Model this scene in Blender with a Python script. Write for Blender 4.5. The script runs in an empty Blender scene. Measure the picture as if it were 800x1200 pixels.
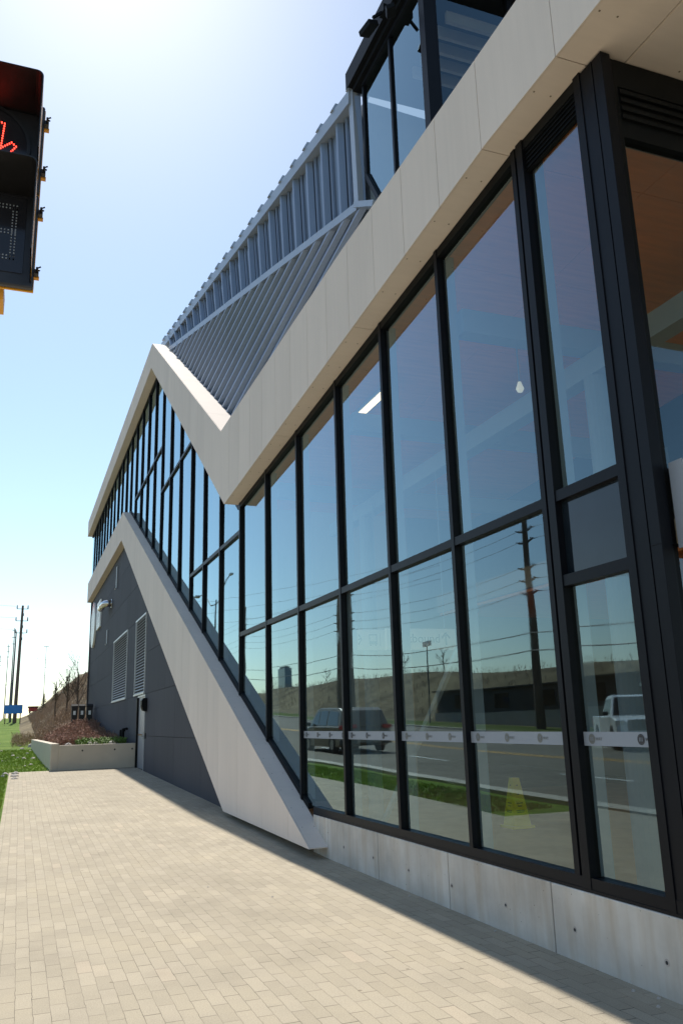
import bpy, bmesh, math, random
from mathutils import Vector, Matrix
random.seed(7)
R = math.radians
sc = bpy.context.scene
COL = sc.collection

# ------------------------------------------------------------------ camera
CAM_Z = 1.6
pitch, yaw, roll = R(14.192), R(21.095), R(-1.652)
cy, sy, cp, sp = math.cos(yaw), math.sin(yaw), math.cos(pitch), math.sin(pitch)
fw = Vector((sy*cp, cy*cp, sp)); rt = Vector((cy, -sy, 0)); up = rt.cross(fw)
cr, sr = math.cos(roll), math.sin(roll)
rt2 = cr*rt + sr*up; up2 = -sr*rt + cr*up
cam = bpy.data.cameras.new('camera'); cam_o = bpy.data.objects.new('camera', cam); COL.objects.link(cam_o)
cam.sensor_fit = 'VERTICAL'; cam.sensor_height = 24.0; cam.lens = 968.58/1200*24.0
cam.clip_start = 0.05; cam.clip_end = 6000
m = Matrix((rt2, up2, -fw)).transposed().to_4x4(); m.translation = (0, 0, CAM_Z)
cam_o.matrix_world = m
sc.camera = cam_o

# ------------------------------------------------------------------ light
SUN_EL, SUN_AZ = 52.0, 2.3           # azimuth: degrees from +Y towards +X
w = bpy.data.worlds.new('World'); sc.world = w; w.use_nodes = True
nt = w.node_tree; bg = nt.nodes['Background']; bg.inputs[1].default_value = 0.126
sky = nt.nodes.new('ShaderNodeTexSky'); sky.sky_type = 'NISHITA'; sky.sun_disc = False
sky.sun_elevation = R(SUN_EL); sky.sun_rotation = R(SUN_AZ)
sky.air_density = 1.0; sky.dust_density = 0.38; sky.ozone_density = 0.35
wb = nt.nodes.new('ShaderNodeMix'); wb.data_type = 'RGBA'; wb.blend_type = 'MULTIPLY'; wb.inputs[0].default_value = 1.0
wb.inputs[7].default_value = (0.97, 1.01, 0.98, 1)      # camera white balance of the blue sky
nt.links.new(sky.outputs[0], wb.inputs[6]); nt.links.new(wb.outputs[2], bg.inputs[0])
sun = bpy.data.lights.new('sun', 'SUN'); sun.energy = 4.7; sun.angle = R(0.53); sun.color = (1.0, 0.95, 0.87)
so = bpy.data.objects.new('sun', sun); COL.objects.link(so)
sd = Vector((math.cos(R(SUN_EL))*math.sin(R(SUN_AZ)), math.cos(R(SUN_EL))*math.cos(R(SUN_AZ)), math.sin(R(SUN_EL))))
so.rotation_euler = sd.to_track_quat('Z', 'Y').to_euler(); so.location = (0, 0, 40)
sc.view_settings.view_transform = 'Standard'; sc.view_settings.look = 'None'
sc.view_settings.exposure = 0.45; sc.view_settings.gamma = 1.0; sc.view_settings.use_curve_mapping = False
sc.cycles.max_bounces = 10; sc.cycles.transparent_max_bounces = 16; sc.cycles.glossy_bounces = 4
sc.cycles.diffuse_bounces = 3; sc.cycles.use_denoising = True

# ------------------------------------------------------------------ materials
def new_mat(name):
    m = bpy.data.materials.new(name); m.use_nodes = True
    return m, m.node_tree, m.node_tree.nodes['Principled BSDF']
def N(nt, kind, **kw):
    n = nt.nodes.new(kind)
    for k, v in kw.items(): setattr(n, k, v)
    return n
def noise(nt, scale, detail=4, vec=None, rough=0.55):
    n = N(nt, 'ShaderNodeTexNoise'); n.inputs['Scale'].default_value = scale
    n.inputs['Detail'].default_value = detail; n.inputs['Roughness'].default_value = rough
    if vec is not None: nt.links.new(vec, n.inputs['Vector'])
    return n
def ramp(nt, fac, stops):
    r = N(nt, 'ShaderNodeValToRGB'); e = r.color_ramp.elements
    while len(e) > 1: e.remove(e[-1])
    e[0].position = stops[0][0]; e[0].color = (*stops[0][1], 1)
    for p, c in stops[1:]:
        x = e.new(p); x.color = (*c, 1)
    nt.links.new(fac, r.inputs[0]); return r
def mul(c, k): return tuple(min(1, v*k) for v in c)
def coords(nt, scale=(1, 1, 1)):
    tc = N(nt, 'ShaderNodeTexCoord'); mp = N(nt, 'ShaderNodeMapping'); mp.inputs['Scale'].default_value = scale
    nt.links.new(tc.outputs['Object'], mp.inputs[0]); return mp.outputs[0]
def simple(name, col, rough=0.5, metal=0.0, var=0.12, scale=6.0, bump=0.0, bscale=60, stretch=(1, 1, 1), emit=None, spec=0.5, island=0.0, streak=0.0):
    m, nt, b = new_mat(name); v = coords(nt, stretch)
    n = noise(nt, scale, 5, v)
    r = ramp(nt, n.outputs[0], [(0.3, mul(col, 1-var)), (0.7, mul(col, 1+var))])
    co = r.outputs[0]
    def mulby(co, fac, lo, hi, p0=0.0, p1=1.0):
        rr = ramp(nt, fac, [(p0, (lo, lo, lo)), (p1, (hi, hi, hi))])
        mx = N(nt, 'ShaderNodeMix', data_type='RGBA', blend_type='MULTIPLY'); mx.inputs[0].default_value = 1
        nt.links.new(co, mx.inputs[6]); nt.links.new(rr.outputs[0], mx.inputs[7]); return mx.outputs[2]
    if island:
        g_ = N(nt, 'ShaderNodeNewGeometry'); co = mulby(co, g_.outputs['Random Per Island'], 1-island, 1+island*.0+0.0 if False else 1.0)
    if streak:
        v2 = coords(nt, (1, 9, .35)); n3 = noise(nt, 1.7, 4, v2, .6); co = mulby(co, n3.outputs[0], 1-streak, 1.0, .35, .6)
    nt.links.new(co, b.inputs['Base Color'])
    b.inputs['Roughness'].default_value = rough; b.inputs['Metallic'].default_value = metal
    b.inputs['Specular IOR Level'].default_value = spec
    if bump:
        n2 = noise(nt, bscale, 3, v); bp = N(nt, 'ShaderNodeBump'); bp.inputs['Strength'].default_value = bump
        bp.inputs['Distance'].default_value = 0.01
        nt.links.new(n2.outputs[0], bp.inputs['Height']); nt.links.new(bp.outputs[0], b.inputs['Normal'])
    if emit:
        b.inputs['Emission Color'].default_value = (*emit[0], 1); b.inputs['Emission Strength'].default_value = emit[1]
    return m

M = {}
M['panel'] = simple('beige_cladding', (0.80, 0.695, 0.60), 0.8, 0, 0.03, 1.4, 0.03, 25, (1, 1, .4), spec=0.2, island=0.06, streak=0.03)
M['panel_dark'] = simple('cladding_gap', (0.03, 0.03, 0.03), 0.8)
M['screw'] = simple('screw_heads', (0.22, 0.18, 0.12), 0.5, 0.3)
M['black'] = simple('black_aluminium', (0.006, 0.007, 0.010), 0.45, 0, 0.15, 3, spec=0.14)
M['black2'] = simple('black_aluminium_matt', (0.008, 0.009, 0.010), 0.5, 0, 0.15, 3, spec=0.1)
M['spandrel'] = simple('dark_spandrel_glass', (0.012, 0.018, 0.024), 0.08, 0, 0.3, 3, 0, 60)
M['grey'] = simple('charcoal_cladding', (0.072, 0.073, 0.084), 0.75, 0, 0.06, 0.8, 0.03, 30, (1, 1, .35), spec=0.15, island=0.14, streak=0.10)
M['metal'] = simple('ribbed_zinc', (0.20, 0.26, 0.35), 0.36, 0.25, 0.10, 2.5, 0, 60, (1, .4, .12))
M['metal_trim'] = simple('zinc_trim', (0.34, 0.39, 0.45), 0.4, 0.3, 0.05, 2)
M['steel'] = simple('polished_steel', (0.6, 0.6, 0.6), 0.2, 1.0, 0.1, 5)
M['galv'] = simple('galvanised_steel', (0.5, 0.52, 0.53), 0.45, 0.6, 0.1, 5)
M['louvre'] = simple('louvre_blades', (0.30, 0.31, 0.32), 0.5, 0.3, 0.1, 5)
M['door'] = simple('grey_door_paint', (0.26, 0.27, 0.29), 0.4, 0, 0.04, 3)
M['white'] = simple('white_sign_face', (0.78, 0.78, 0.76), 0.4, 0, 0.02, 3)
M['brown'] = simple('brown_sign_band', (0.10, 0.07, 0.06), 0.5, 0, 0.05, 3)
M['red'] = simple('red_paint', (0.5, 0.04, 0.03), 0.4, 0, 0.05, 3)
M['blueboard'] = simple('blue_board', (0.03, 0.22, 0.62), 0.5, 0, 0.05, 3)
M['wood_ceiling'] = simple('wood_veneer', (0.74, 0.20, 0.025), 0.4, 0, 0.12, 2.0, 0, 60, (1, 9, 1))
M['int_wall'] = simple('interior_wall', (0.36, 0.31, 0.27), 0.7, 0, 0.06, 1)
M['int_floor'] = simple('interior_floor', (0.48, 0.30, 0.15), 0.5, 0, 0.15, 3)
M['int_steel'] = simple('painted_steel', (0.22, 0.31, 0.42), 0.5, 0, 0.04, 2)
M['yellow_plastic'] = simple('yellow_plastic', (0.85, 0.75, 0.03), 0.35, 0, 0.05, 3)
M['signal_yellow'] = simple('signal_yellow', (0.80, 0.36, 0.01), 0.35, 0, 0.06, 6)
M['signal_black'] = simple('signal_black', (0.012, 0.012, 0.013), 0.45, 0, 0.3, 12)
M['signal_navy'] = simple('signal_housing', (0.02, 0.022, 0.03), 0.4, 0, 0.3, 12)
M['lens'] = simple('signal_lens', (0.02, 0.022, 0.03), 0.12, 0, 0.3, 5)
M['led_red'] = simple('red_led', (0.8, 0.02, 0.01), 0.4, 0, 0, 3, emit=((1.0, 0.05, 0.03), 4.0))
M['led_off'] = simple('unlit_led', (0.35, 0.38, 0.42), 0.3, 0, 0.05, 3)
M['rubber'] = simple('tyre_rubber', (0.015, 0.015, 0.015), 0.8)
M['rim'] = simple('alloy_rim', (0.35, 0.36, 0.37), 0.3, 0.7)
M['carglass'] = simple('car_window', (0.012, 0.016, 0.018), 0.06, 0, 0.1, 2)
M['silver_car'] = simple('taupe_car_paint', (0.22, 0.185, 0.14), 0.3, 0.15, 0.04, 3)
M['white_car'] = simple('pale_truck_paint', (0.82, 0.83, 0.83), 0.25, 0.1, 0.03, 3)
M['taillight'] = simple('tail_lamp', (0.45, 0.01, 0.01), 0.2)
M['headlight'] = simple('head_lamp', (0.7, 0.72, 0.74), 0.1, 0.3)
M['polewood'] = simple('weathered_pole_wood', (0.13, 0.095, 0.07), 0.85, 0, 0.3, 3, 0.3, 20, (4, 4, .4))
M['polesteel'] = simple('dark_pole_steel', (0.10, 0.11, 0.11), 0.6, 0.2, 0.2, 3)
M['insulator'] = simple('porcelain', (0.06, 0.05, 0.05), 0.3)
M['wire'] = simple('wire', (0.03, 0.03, 0.03), 0.6)
M['planterwall'] = simple('planter_concrete', (0.56, 0.48, 0.375), 0.85, 0, 0.06, 2, 0.3, 40)
M['curb'] = simple('kerb_concrete', (0.40, 0.36, 0.29), 0.85, 0, 0.14, 2, 0.3, 40)
M['yellowpaint'] = simple('yellow_road_paint', (0.60, 0.33, 0.05), 0.7, 0, 0.2, 6)
M['whitepaint'] = simple('white_road_paint', (0.6, 0.58, 0.52), 0.7, 0, 0.2, 6)
M['bark'] = simple('bare_bark', (0.12, 0.085, 0.06), 0.9, 0, 0.3, 8)
M['redtwig'] = simple('red_twigs', (0.30, 0.145, 0.105), 0.85, 0, 0.4, 9)
M['tantwig'] = simple('dry_twigs', (0.36, 0.26, 0.17), 0.9, 0, 0.35, 9)
M['leafgreen'] = simple('young_leaves', (0.14, 0.24, 0.03), 0.7, 0, 0.35, 9)
M['brush'] = simple('brown_brush', (0.36, 0.26, 0.18), 0.9, 0, 0.35, 9)
M['evergreen'] = simple('young_evergreen', (0.10, 0.10, 0.035), 0.8, 0, 0.35, 9)
M['stone'] = simple('pale_stone', (0.46, 0.41, 0.36), 0.85, 0, 0.2, 9, 0.4, 30)
M['dark_hall'] = simple('dark_building_wall', (0.025, 0.022, 0.02), 0.6, 0, 0.2, 1)
M['pale_wall'] = simple('pale_low_wall', (0.36, 0.33, 0.28), 0.8, 0, 0.15, 1)
M['brown_wall'] = simple('brown_brick_wall', (0.16, 0.10, 0.06), 0.85, 0, 0.2, 2)
M['tower'] = simple('blue_glass_tower', (0.10, 0.17, 0.24), 0.2, 0.2, 0.2, 0.2)

def glass_mat(name, tint, gcol, f0, pw, hi=0.95):
    m, nt, b = new_mat(name); nt.nodes.remove(b); out = nt.nodes['Material Output']
    tr = N(nt, 'ShaderNodeBsdfTransparent'); tr.inputs[0].default_value = (*tint, 1)
    gl = N(nt, 'ShaderNodeBsdfGlossy'); gl.inputs['Color'].default_value = (*gcol, 1); gl.inputs['Roughness'].default_value = 0.0
    # very slight roller-wave unevenness of real toughened panes
    v = coords(nt, (1, .6, 1)); n = noise(nt, 1.1, 1, v); bp = N(nt, 'ShaderNodeBump'); bp.inputs['Strength'].default_value = 0.05
    bp.inputs['Distance'].default_value = 0.03
    nt.links.new(n.outputs[0], bp.inputs['Height']); nt.links.new(bp.outputs[0], gl.inputs['Normal'])
    ns = noise(nt, 2.6, 4, v, .65); rr_ = N(nt, 'ShaderNodeMapRange'); rr_.inputs['From Min'].default_value = .42; rr_.inputs['From Max'].default_value = .75; rr_.inputs['To Max'].default_value = .05
    nt.links.new(ns.outputs[0], rr_.inputs['Value']); nt.links.new(rr_.outputs[0], gl.inputs['Roughness'])   # faint smears
    lw = N(nt, 'ShaderNodeLayerWeight'); lw.inputs[0].default_value = 0.5
    p = N(nt, 'ShaderNodeMath', operation='POWER'); p.inputs[1].default_value = pw
    nt.links.new(lw.outputs['Facing'], p.inputs[0])
    mr = N(nt, 'ShaderNodeMapRange'); mr.inputs['To Min'].default_value = f0; mr.inputs['To Max'].default_value = hi
    nt.links.new(p.outputs[0], mr.inputs['Value'])
    mx = N(nt, 'ShaderNodeMixShader'); nt.links.new(mr.outputs[0], mx.inputs[0])
    nt.links.new(tr.outputs[0], mx.inputs[1]); nt.links.new(gl.outputs[0], mx.inputs[2])
    nt.links.new(mx.outputs[0], out.inputs[0]); return m
M['glass'] = glass_mat('coated_window_glass', (0.78, 0.76, 0.66), (0.58, 0.78, 0.86), 0.11, 2.3)
M['frost'] = simple('frosted_film', (0.28, 0.31, 0.345), 0.6, 0, 0.02, 3)
M['logo_dark'] = simple('decal_ink', (0.03, 0.03, 0.035), 0.5)
M['logo_grey'] = simple('decal_ink_faded', (0.15, 0.155, 0.14), 0.5)
M['sign_ink'] = simple('sign_lettering', (0.18, 0.2, 0.22), 0.5)

def concrete():
    m, nt, b = new_mat('cast_concrete'); v = coords(nt)
    n1 = noise(nt, 1.6, 6, v, .6); r1 = ramp(nt, n1.outputs[0], [(0.3, (0.47, 0.43, 0.37)), (0.7, (0.70, 0.65, 0.57))])
    vs = coords(nt, (1, 5.0, 0.45)); n2 = noise(nt, 1.3, 4, vs, .6)
    r2 = ramp(nt, n2.outputs[0], [(0.45, (1, 1, 1)), (0.72, (0.80, 0.70, 0.58))])
    mx = N(nt, 'ShaderNodeMix', data_type='RGBA', blend_type='MULTIPLY'); mx.inputs[0].default_value = 0.7
    nt.links.new(r1.outputs[0], mx.inputs[6]); nt.links.new(r2.outputs[0], mx.inputs[7])
    vo = N(nt, 'ShaderNodeTexVoronoi'); vo.inputs['Scale'].default_value = 16; nt.links.new(v, vo.inputs[0])
    n3 = noise(nt, 2.2, 2, v)
    ad = N(nt, 'ShaderNodeMath', operation='ADD'); nt.links.new(vo.outputs['Distance'], ad.inputs[0])
    sb = N(nt, 'ShaderNodeMath', operation='MULTIPLY'); sb.inputs[1].default_value = 0.16
    nt.links.new(n3.outputs[0], sb.inputs[0]); nt.links.new(sb.outputs[0], ad.inputs[1])
    r3 = ramp(nt, ad.outputs[0], [(0.125, (0.35, 0.33, 0.3)), (0.15, (1, 1, 1))])
    mx2 = N(nt, 'ShaderNodeMix', data_type='RGBA', blend_type='MULTIPLY'); mx2.inputs[0].default_value = 1
    nt.links.new(mx.outputs[2], mx2.inputs[6]); nt.links.new(r3.outputs[0], mx2.inputs[7])
    nt.links.new(mx2.outputs[2], b.inputs['Base Color']); b.inputs['Roughness'].default_value = 0.8
    bp = N(nt, 'ShaderNodeBump'); bp.inputs['Strength'].default_value = 0.35; bp.inputs['Distance'].default_value = 0.006
    nt.links.new(r3.outputs[0], bp.inputs['Height']); nt.links.new(bp.outputs[0], b.inputs['Normal'])
    return m
M['concrete'] = concrete()

def paver():
    m, nt, b = new_mat('beige_pavers'); tc = N(nt, 'ShaderNodeTexCoord')
    sx = N(nt, 'ShaderNodeSeparateXYZ'); nt.links.new(tc.outputs['Object'], sx.inputs[0])
    n0 = noise(nt, 1.1, 2, tc.outputs['Object'])                       # laid slightly unevenly
    k = N(nt, 'ShaderNodeMath', operation='MULTIPLY_ADD'); k.inputs[1].default_value = 0.02
    nt.links.new(n0.outputs[0], k.inputs[0]); nt.links.new(sx.outputs[0], k.inputs[2])
    n00 = noise(nt, 11, 1, tc.outputs['Object']); k2 = N(nt, 'ShaderNodeMath', operation='MULTIPLY_ADD'); k2.inputs[1].default_value = 0.012
    nt.links.new(n00.outputs[0], k2.inputs[0]); nt.links.new(k.outputs[0], k2.inputs[2]); k = k2
    ysc = N(nt, 'ShaderNodeMath', operation='MULTIPLY'); ysc.inputs[1].default_value = 0.42; nt.links.new(sx.outputs[1], ysc.inputs[0])
    cb = N(nt, 'ShaderNodeCombineXYZ'); nt.links.new(ysc.outputs[0], cb.inputs[0]); nt.links.new(k.outputs[0], cb.inputs[1])
    br = N(nt, 'ShaderNodeTexBrick'); nt.links.new(cb.outputs[0], br.inputs['Vector'])
    br.inputs['Scale'].default_value = 1.0; br.inputs['Brick Width'].default_value = 0.305*0.42
    br.inputs['Row Height'].default_value = 0.098; br.inputs['Mortar Size'].default_value = 0.0019
    br.inputs['Mortar Smooth'].default_value = 0.25; br.offset = 0.45; br.offset_frequency = 2
    br.inputs['Color1'].default_value = (0, 0, 0, 1); br.inputs['Color2'].default_value = (1, 1, 1, 1); br.inputs['Mortar'].default_value = (0.5, 0.5, 0.5, 1)
    br.inputs['Bias'].default_value = 0
    rb = ramp(nt, br.outputs['Color'], [(0.0, (0.375, 0.325, 0.243)), (0.35, (0.40, 0.347, 0.257)), (0.8, (0.412, 0.358, 0.27)), (0.97, (0.435, 0.377, 0.282)), (1.0, (0.455, 0.382, 0.285))])
    n1 = noise(nt, 110, 4, tc.outputs['Object'], .8); r1 = ramp(nt, n1.outputs[0], [(0.3, (0.72, 0.71, 0.70)), (0.72, (1.16, 1.16, 1.16))])
    n2 = noise(nt, 0.8, 6, tc.outputs['Object'], .68); r2 = ramp(nt, n2.outputs[0], [(0.3, (0.84, 0.84, 0.84)), (0.5, (.98, .98, .98)), (0.7, (1.07, 1.06, 1.03))])
    a = N(nt, 'ShaderNodeMix', data_type='RGBA', blend_type='MULTIPLY'); a.inputs[0].default_value = 1
    nt.links.new(rb.outputs[0], a.inputs[6]); nt.links.new(r1.outputs[0], a.inputs[7])
    a2 = N(nt, 'ShaderNodeMix', data_type='RGBA', blend_type='MULTIPLY'); a2.inputs[0].default_value = 1
    nt.links.new(a.outputs[2], a2.inputs[6]); nt.links.new(r2.outputs[0], a2.inputs[7])
    vg = N(nt, 'ShaderNodeTexVoronoi'); vg.inputs['Scale'].default_value = 3.2; nt.links.new(tc.outputs['Object'], vg.inputs[0])
    rg = ramp(nt, vg.outputs['Distance'], [(0.035, (0.62, 0.60, 0.57)), (0.055, (1, 1, 1))])          # old gum and drips
    ag = N(nt, 'ShaderNodeMix', data_type='RGBA', blend_type='MULTIPLY'); ag.inputs[0].default_value = 1
    nt.links.new(a2.outputs[2], ag.inputs[6]); nt.links.new(rg.outputs[0], ag.inputs[7]); a2 = ag
    jn = noise(nt, 3.0, 3, tc.outputs['Object']); jr = ramp(nt, jn.outputs[0], [(0.35, (0.27, 0.23, 0.175)), (0.65, (0.09, 0.075, 0.055))])
    a3 = N(nt, 'ShaderNodeMix', data_type='RGBA', blend_type='MIX')
    jm = noise(nt, 2.3, 3, tc.outputs['Object'], .7); jq = N(nt, 'ShaderNodeMapRange'); jq.inputs['From Min'].default_value = .36; jq.inputs['From Max'].default_value = .62; jq.inputs['To Min'].default_value = .5
    nt.links.new(jm.outputs[0], jq.inputs['Value']); jx = N(nt, 'ShaderNodeMath', operation='MULTIPLY'); nt.links.new(br.outputs['Fac'], jx.inputs[0]); nt.links.new(jq.outputs[0], jx.inputs[1])
    nt.links.new(jx.outputs[0], a3.inputs[0]); nt.links.new(a2.outputs[2], a3.inputs[6]); nt.links.new(jr.outputs[0], a3.inputs[7])
    nt.links.new(a3.outputs[2], b.inputs['Base Color']); b.inputs['Roughness'].default_value = 0.9
    b.inputs['Specular IOR Level'].default_value = 0.2
    # each stone sits at its own height, sunk joints, gritty top
    h1 = N(nt, 'ShaderNodeMath', operation='MULTIPLY_ADD'); h1.inputs[1].default_value = -1.0
    h0 = N(nt, 'ShaderNodeMath', operation='MULTIPLY'); h0.inputs[1].default_value = 0.35
    nt.links.new(br.outputs['Color'], h0.inputs[0]); nt.links.new(br.outputs['Fac'], h1.inputs[0]); nt.links.new(h0.outputs[0], h1.inputs[2])
    h2 = N(nt, 'ShaderNodeMath', operation='MULTIPLY_ADD'); h2.inputs[1].default_value = 0.5
    nt.links.new(n1.outputs[0], h2.inputs[0]); nt.links.new(h1.outputs[0], h2.inputs[2])
    bp = N(nt, 'ShaderNodeBump'); bp.inputs['Strength'].default_value = 0.6; bp.inputs['Distance'].default_value = 0.004
    nt.links.new(h2.outputs[0], bp.inputs['Height']); nt.links.new(bp.outputs[0], b.inputs['Normal'])
    return m
M['paver'] = paver()

def ground_mat(name, c, big=0.12, small=9.0, bump=0.5):
    m, nt, b = new_mat(name); v = coords(nt)
    n1 = noise(nt, big, 6, v, .62); r1 = ramp(nt, n1.outputs[0], [(0.32, c[0]), (0.5, c[1]), (0.68, c[2])])
    n2 = noise(nt, small, 5, v, .7); r2 = ramp(nt, n2.outputs[0], [(0.3, (0.6, 0.6, 0.6)), (0.7, (1.25, 1.25, 1.25))])
    a = N(nt, 'ShaderNodeMix', data_type='RGBA', blend_type='MULTIPLY'); a.inputs[0].default_value = 1
    nt.links.new(r1.outputs[0], a.inputs[6]); nt.links.new(r2.outputs[0], a.inputs[7])
    nt.links.new(a.outputs[2], b.inputs['Base Color']); b.inputs['Roughness'].default_value = 0.95
    b.inputs['Specular IOR Level'].default_value = 0.1
    bp = N(nt, 'ShaderNodeBump'); bp.inputs['Strength'].default_value = bump; bp.inputs['Distance'].default_value = 0.05
    nt.links.new(n2.outputs[0], bp.inputs['Height']); nt.links.new(bp.outputs[0], b.inputs['Normal'])
    return m
M['dryland'] = ground_mat('dry_grass_slope', [(0.075, 0.062, 0.036), (0.15, 0.12, 0.07), (0.22, 0.18, 0.105)], 0.16, 2.6)
M['lawn'] = ground_mat('green_lawn', [(0.07, 0.125, 0.018), (0.11, 0.175, 0.025), (0.17, 0.22, 0.045)], 0.5, 14)
M['verge'] = ground_mat('rough_verge_grass', [(0.06, 0.08, 0.02), (0.09, 0.12, 0.03), (0.14, 0.14, 0.05)], 0.4, 8)
M['soil'] = ground_mat('planting_soil', [(0.13, 0.09, 0.06), (0.19, 0.13, 0.09), (0.25, 0.18, 0.12)], 0.8, 8)
M['asphalt'] = ground_mat('asphalt', [(0.18, 0.162, 0.132), (0.205, 0.185, 0.15), (0.235, 0.21, 0.172)], 0.3, 40, 0.2)
M['blade'] = simple('grass_blades', (0.27, 0.36, 0.035), 0.8, 0, 0.4, 3)
M['blade_dry'] = simple('dry_grass_blades', (0.34, 0.27, 0.12), 0.9, 0, 0.3, 3)

# ------------------------------------------------------------------ mesh helpers
class MB:
    def __init__(s): s.v = []; s.f = []; s.mi = []; s.k = 0
    def add(s, vs, fs, k=None):
        o = len(s.v); s.v += [tuple(p) for p in vs]
        for f in fs: s.f.append(tuple(i+o for i in f)); s.mi.append(s.k if k is None else k)
        return s
    def box(s, x0, x1, y0, y1, z0, z1, k=None):
        return s.add([(x0,y0,z0),(x1,y0,z0),(x1,y1,z0),(x0,y1,z0),(x0,y0,z1),(x1,y0,z1),(x1,y1,z1),(x0,y1,z1)],
              [(3,2,1,0),(4,5,6,7),(0,1,5,4),(1,2,6,5),(2,3,7,6),(3,0,4,7)], k)
    def prism_x(s, poly, x0, x1, k=None):          # poly of (y,z)
        n = len(poly); a = sum(poly[i][0]*poly[(i+1)%n][1]-poly[(i+1)%n][0]*poly[i][1] for i in range(n))
        if a < 0: poly = poly[::-1]
        vs = [(x0, y, z) for y, z in poly]+[(x1, y, z) for y, z in poly]
        fs = [tuple(range(n))[::-1], tuple(range(n, 2*n))]+[(i, (i+1)%n, n+(i+1)%n, n+i) for i in range(n)]
        return s.add(vs, fs, k)
    def prism_y(s, poly, y0, y1, k=None):          # poly of (x,z)
        n = len(poly); a = sum(poly[i][0]*poly[(i+1)%n][1]-poly[(i+1)%n][0]*poly[i][1] for i in range(n))
        if a > 0: poly = poly[::-1]
        vs = [(x, y0, z) for x, z in poly]+[(x, y1, z) for x, z in poly]
        fs = [tuple(range(n))[::-1], tuple(range(n, 2*n))]+[(i, (i+1)%n, n+(i+1)%n, n+i) for i in range(n)]
        return s.add(vs, fs, k)
    def tube(s, pts, r, seg=8, k=None, cap=True):
        pts = [Vector(p) for p in pts]; rs = r if isinstance(r, (list, tuple)) else [r]*len(pts)
        vs = []; fs = []; prev = None
        for i, p in enumerate(pts):
            d = (pts[min(i+1, len(pts)-1)]-pts[max(i-1, 0)]).normalized()
            a = prev if prev is not None else (Vector((0,0,1)) if abs(d.z) < .9 else Vector((1,0,0)))
            u = (a-d*a.dot(d)).normalized(); prev = u; w_ = d.cross(u)
            for j in range(seg):
                t = 2*math.pi*j/seg; vs.append(p+(u*math.cos(t)+w_*math.sin(t))*rs[i])
        for i in range(len(pts)-1):
            for j in range(seg):
                fs.append((i*seg+j, i*seg+(j+1)%seg, (i+1)*seg+(j+1)%seg, (i+1)*seg+j))
        if cap: fs.append(tuple(range(seg))[::-1]); fs.append(tuple(range((len(pts)-1)*seg, len(pts)*seg)))
        return s.add(vs, fs, k)
    def bar(s, a, b, wy, wz, k=None):              # square bar between points, half sizes
        a = Vector(a); b = Vector(b); d = (b-a).normalized()
        u = d.cross(Vector((0,0,1)) if abs(d.z) < .95 else Vector((1,0,0))).normalized(); v = u.cross(d)
        q = [a-u*wy-v*wz, a+u*wy-v*wz, a+u*wy+v*wz, a-u*wy+v*wz]; r = [p+(b-a) for p in q]
        return s.add(q+r, [(0,1,2,3),(7,6,5,4),(0,4,5,1),(1,5,6,2),(2,6,7,3),(3,7,4,0)], k)
    def build(s, name, mats, parent=None, smooth=False, loc=(0,0,0), bevel=0.0):
        if not isinstance(mats, (list, tuple)): mats = [mats]
        me = bpy.data.meshes.new(name); o0 = Vector(loc)
        if parent is not None: o0 = o0 + parent.location
        me.from_pydata([tuple(Vector(v)-o0) for v in s.v], [], s.f)
        for x in mats: me.materials.append(M[x])
        for p, k in zip(me.polygons, s.mi): p.material_index = k; p.use_smooth = smooth
        me.update()
        o = bpy.data.objects.new(name, me); COL.objects.link(o)
        if parent is not None: o.parent = parent; o.location = Vector(loc)
        else: o.location = Vector(loc)
        if bevel:
            b = o.modifiers.new('bevel', 'BEVEL'); b.width = bevel; b.segments = 2; b.limit_method = 'ANGLE'
        return o
def sub(mb, name, mats, thing, part, **kw):
    """mesh of a sub-part, parented to a part that sits at its thing's origin"""
    o = mb.build(name, mats, None, **kw)
    off = thing.location + part.location
    for v in o.data.vertices: v.co -= off
    o.parent = part; return o
def tag(o, label=None, cat=None, group=None, kind=None):
    if label: o['label'] = label
    if cat: o['category'] = cat
    if group: o['group'] = group
    if kind: o['kind'] = kind
    return o
def empty(name, loc, label, cat, group=None):
    o = bpy.data.objects.new(name, None); o.location = loc; COL.objects.link(o); o.empty_display_size = .3
    return tag(o, label, cat, group)
def copy_tree(o, loc=None, parent=None):
    c = o.copy(); COL.objects.link(c); c.parent = parent
    if loc is not None: c.location = loc
    for ch in list(o.children): copy_tree(ch, None, c)
    return c
def text_mesh(txt, size, M4, extr=0.001):
    cu = bpy.data.curves.new('t', 'FONT'); cu.body = txt; cu.size = size; cu.extrude = extr; cu.resolution_u = 3
    cu.align_x = 'LEFT'
    o = bpy.data.objects.new('t', cu); COL.objects.link(o)
    dg = bpy.context.evaluated_depsgraph_get(); me = o.evaluated_get(dg).to_mesh()
    vs = [M4 @ v.co for v in me.vertices]; fs = [tuple(p.vertices) for p in me.polygons]
    o.evaluated_get(dg).to_mesh_clear(); bpy.data.objects.remove(o); bpy.data.curves.remove(cu)
    return vs, fs
def frame(o, right, up_):
    r = Vector(right).normalized(); u = Vector(up_).normalized(); n = r.cross(u)
    m = Matrix((r, u, n)).transposed().to_4x4(); m.translation = Vector(o); return m

def gz(y):
    if y < 10: return 0.0
    if y < 34: return .0185*(y-10)
    return .444+.03*(min(y, 130)-34)
def sstep(a, b, x):
    t = max(0, min(1, (x-a)/(b-a))); return t*t*(3-2*t)

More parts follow.
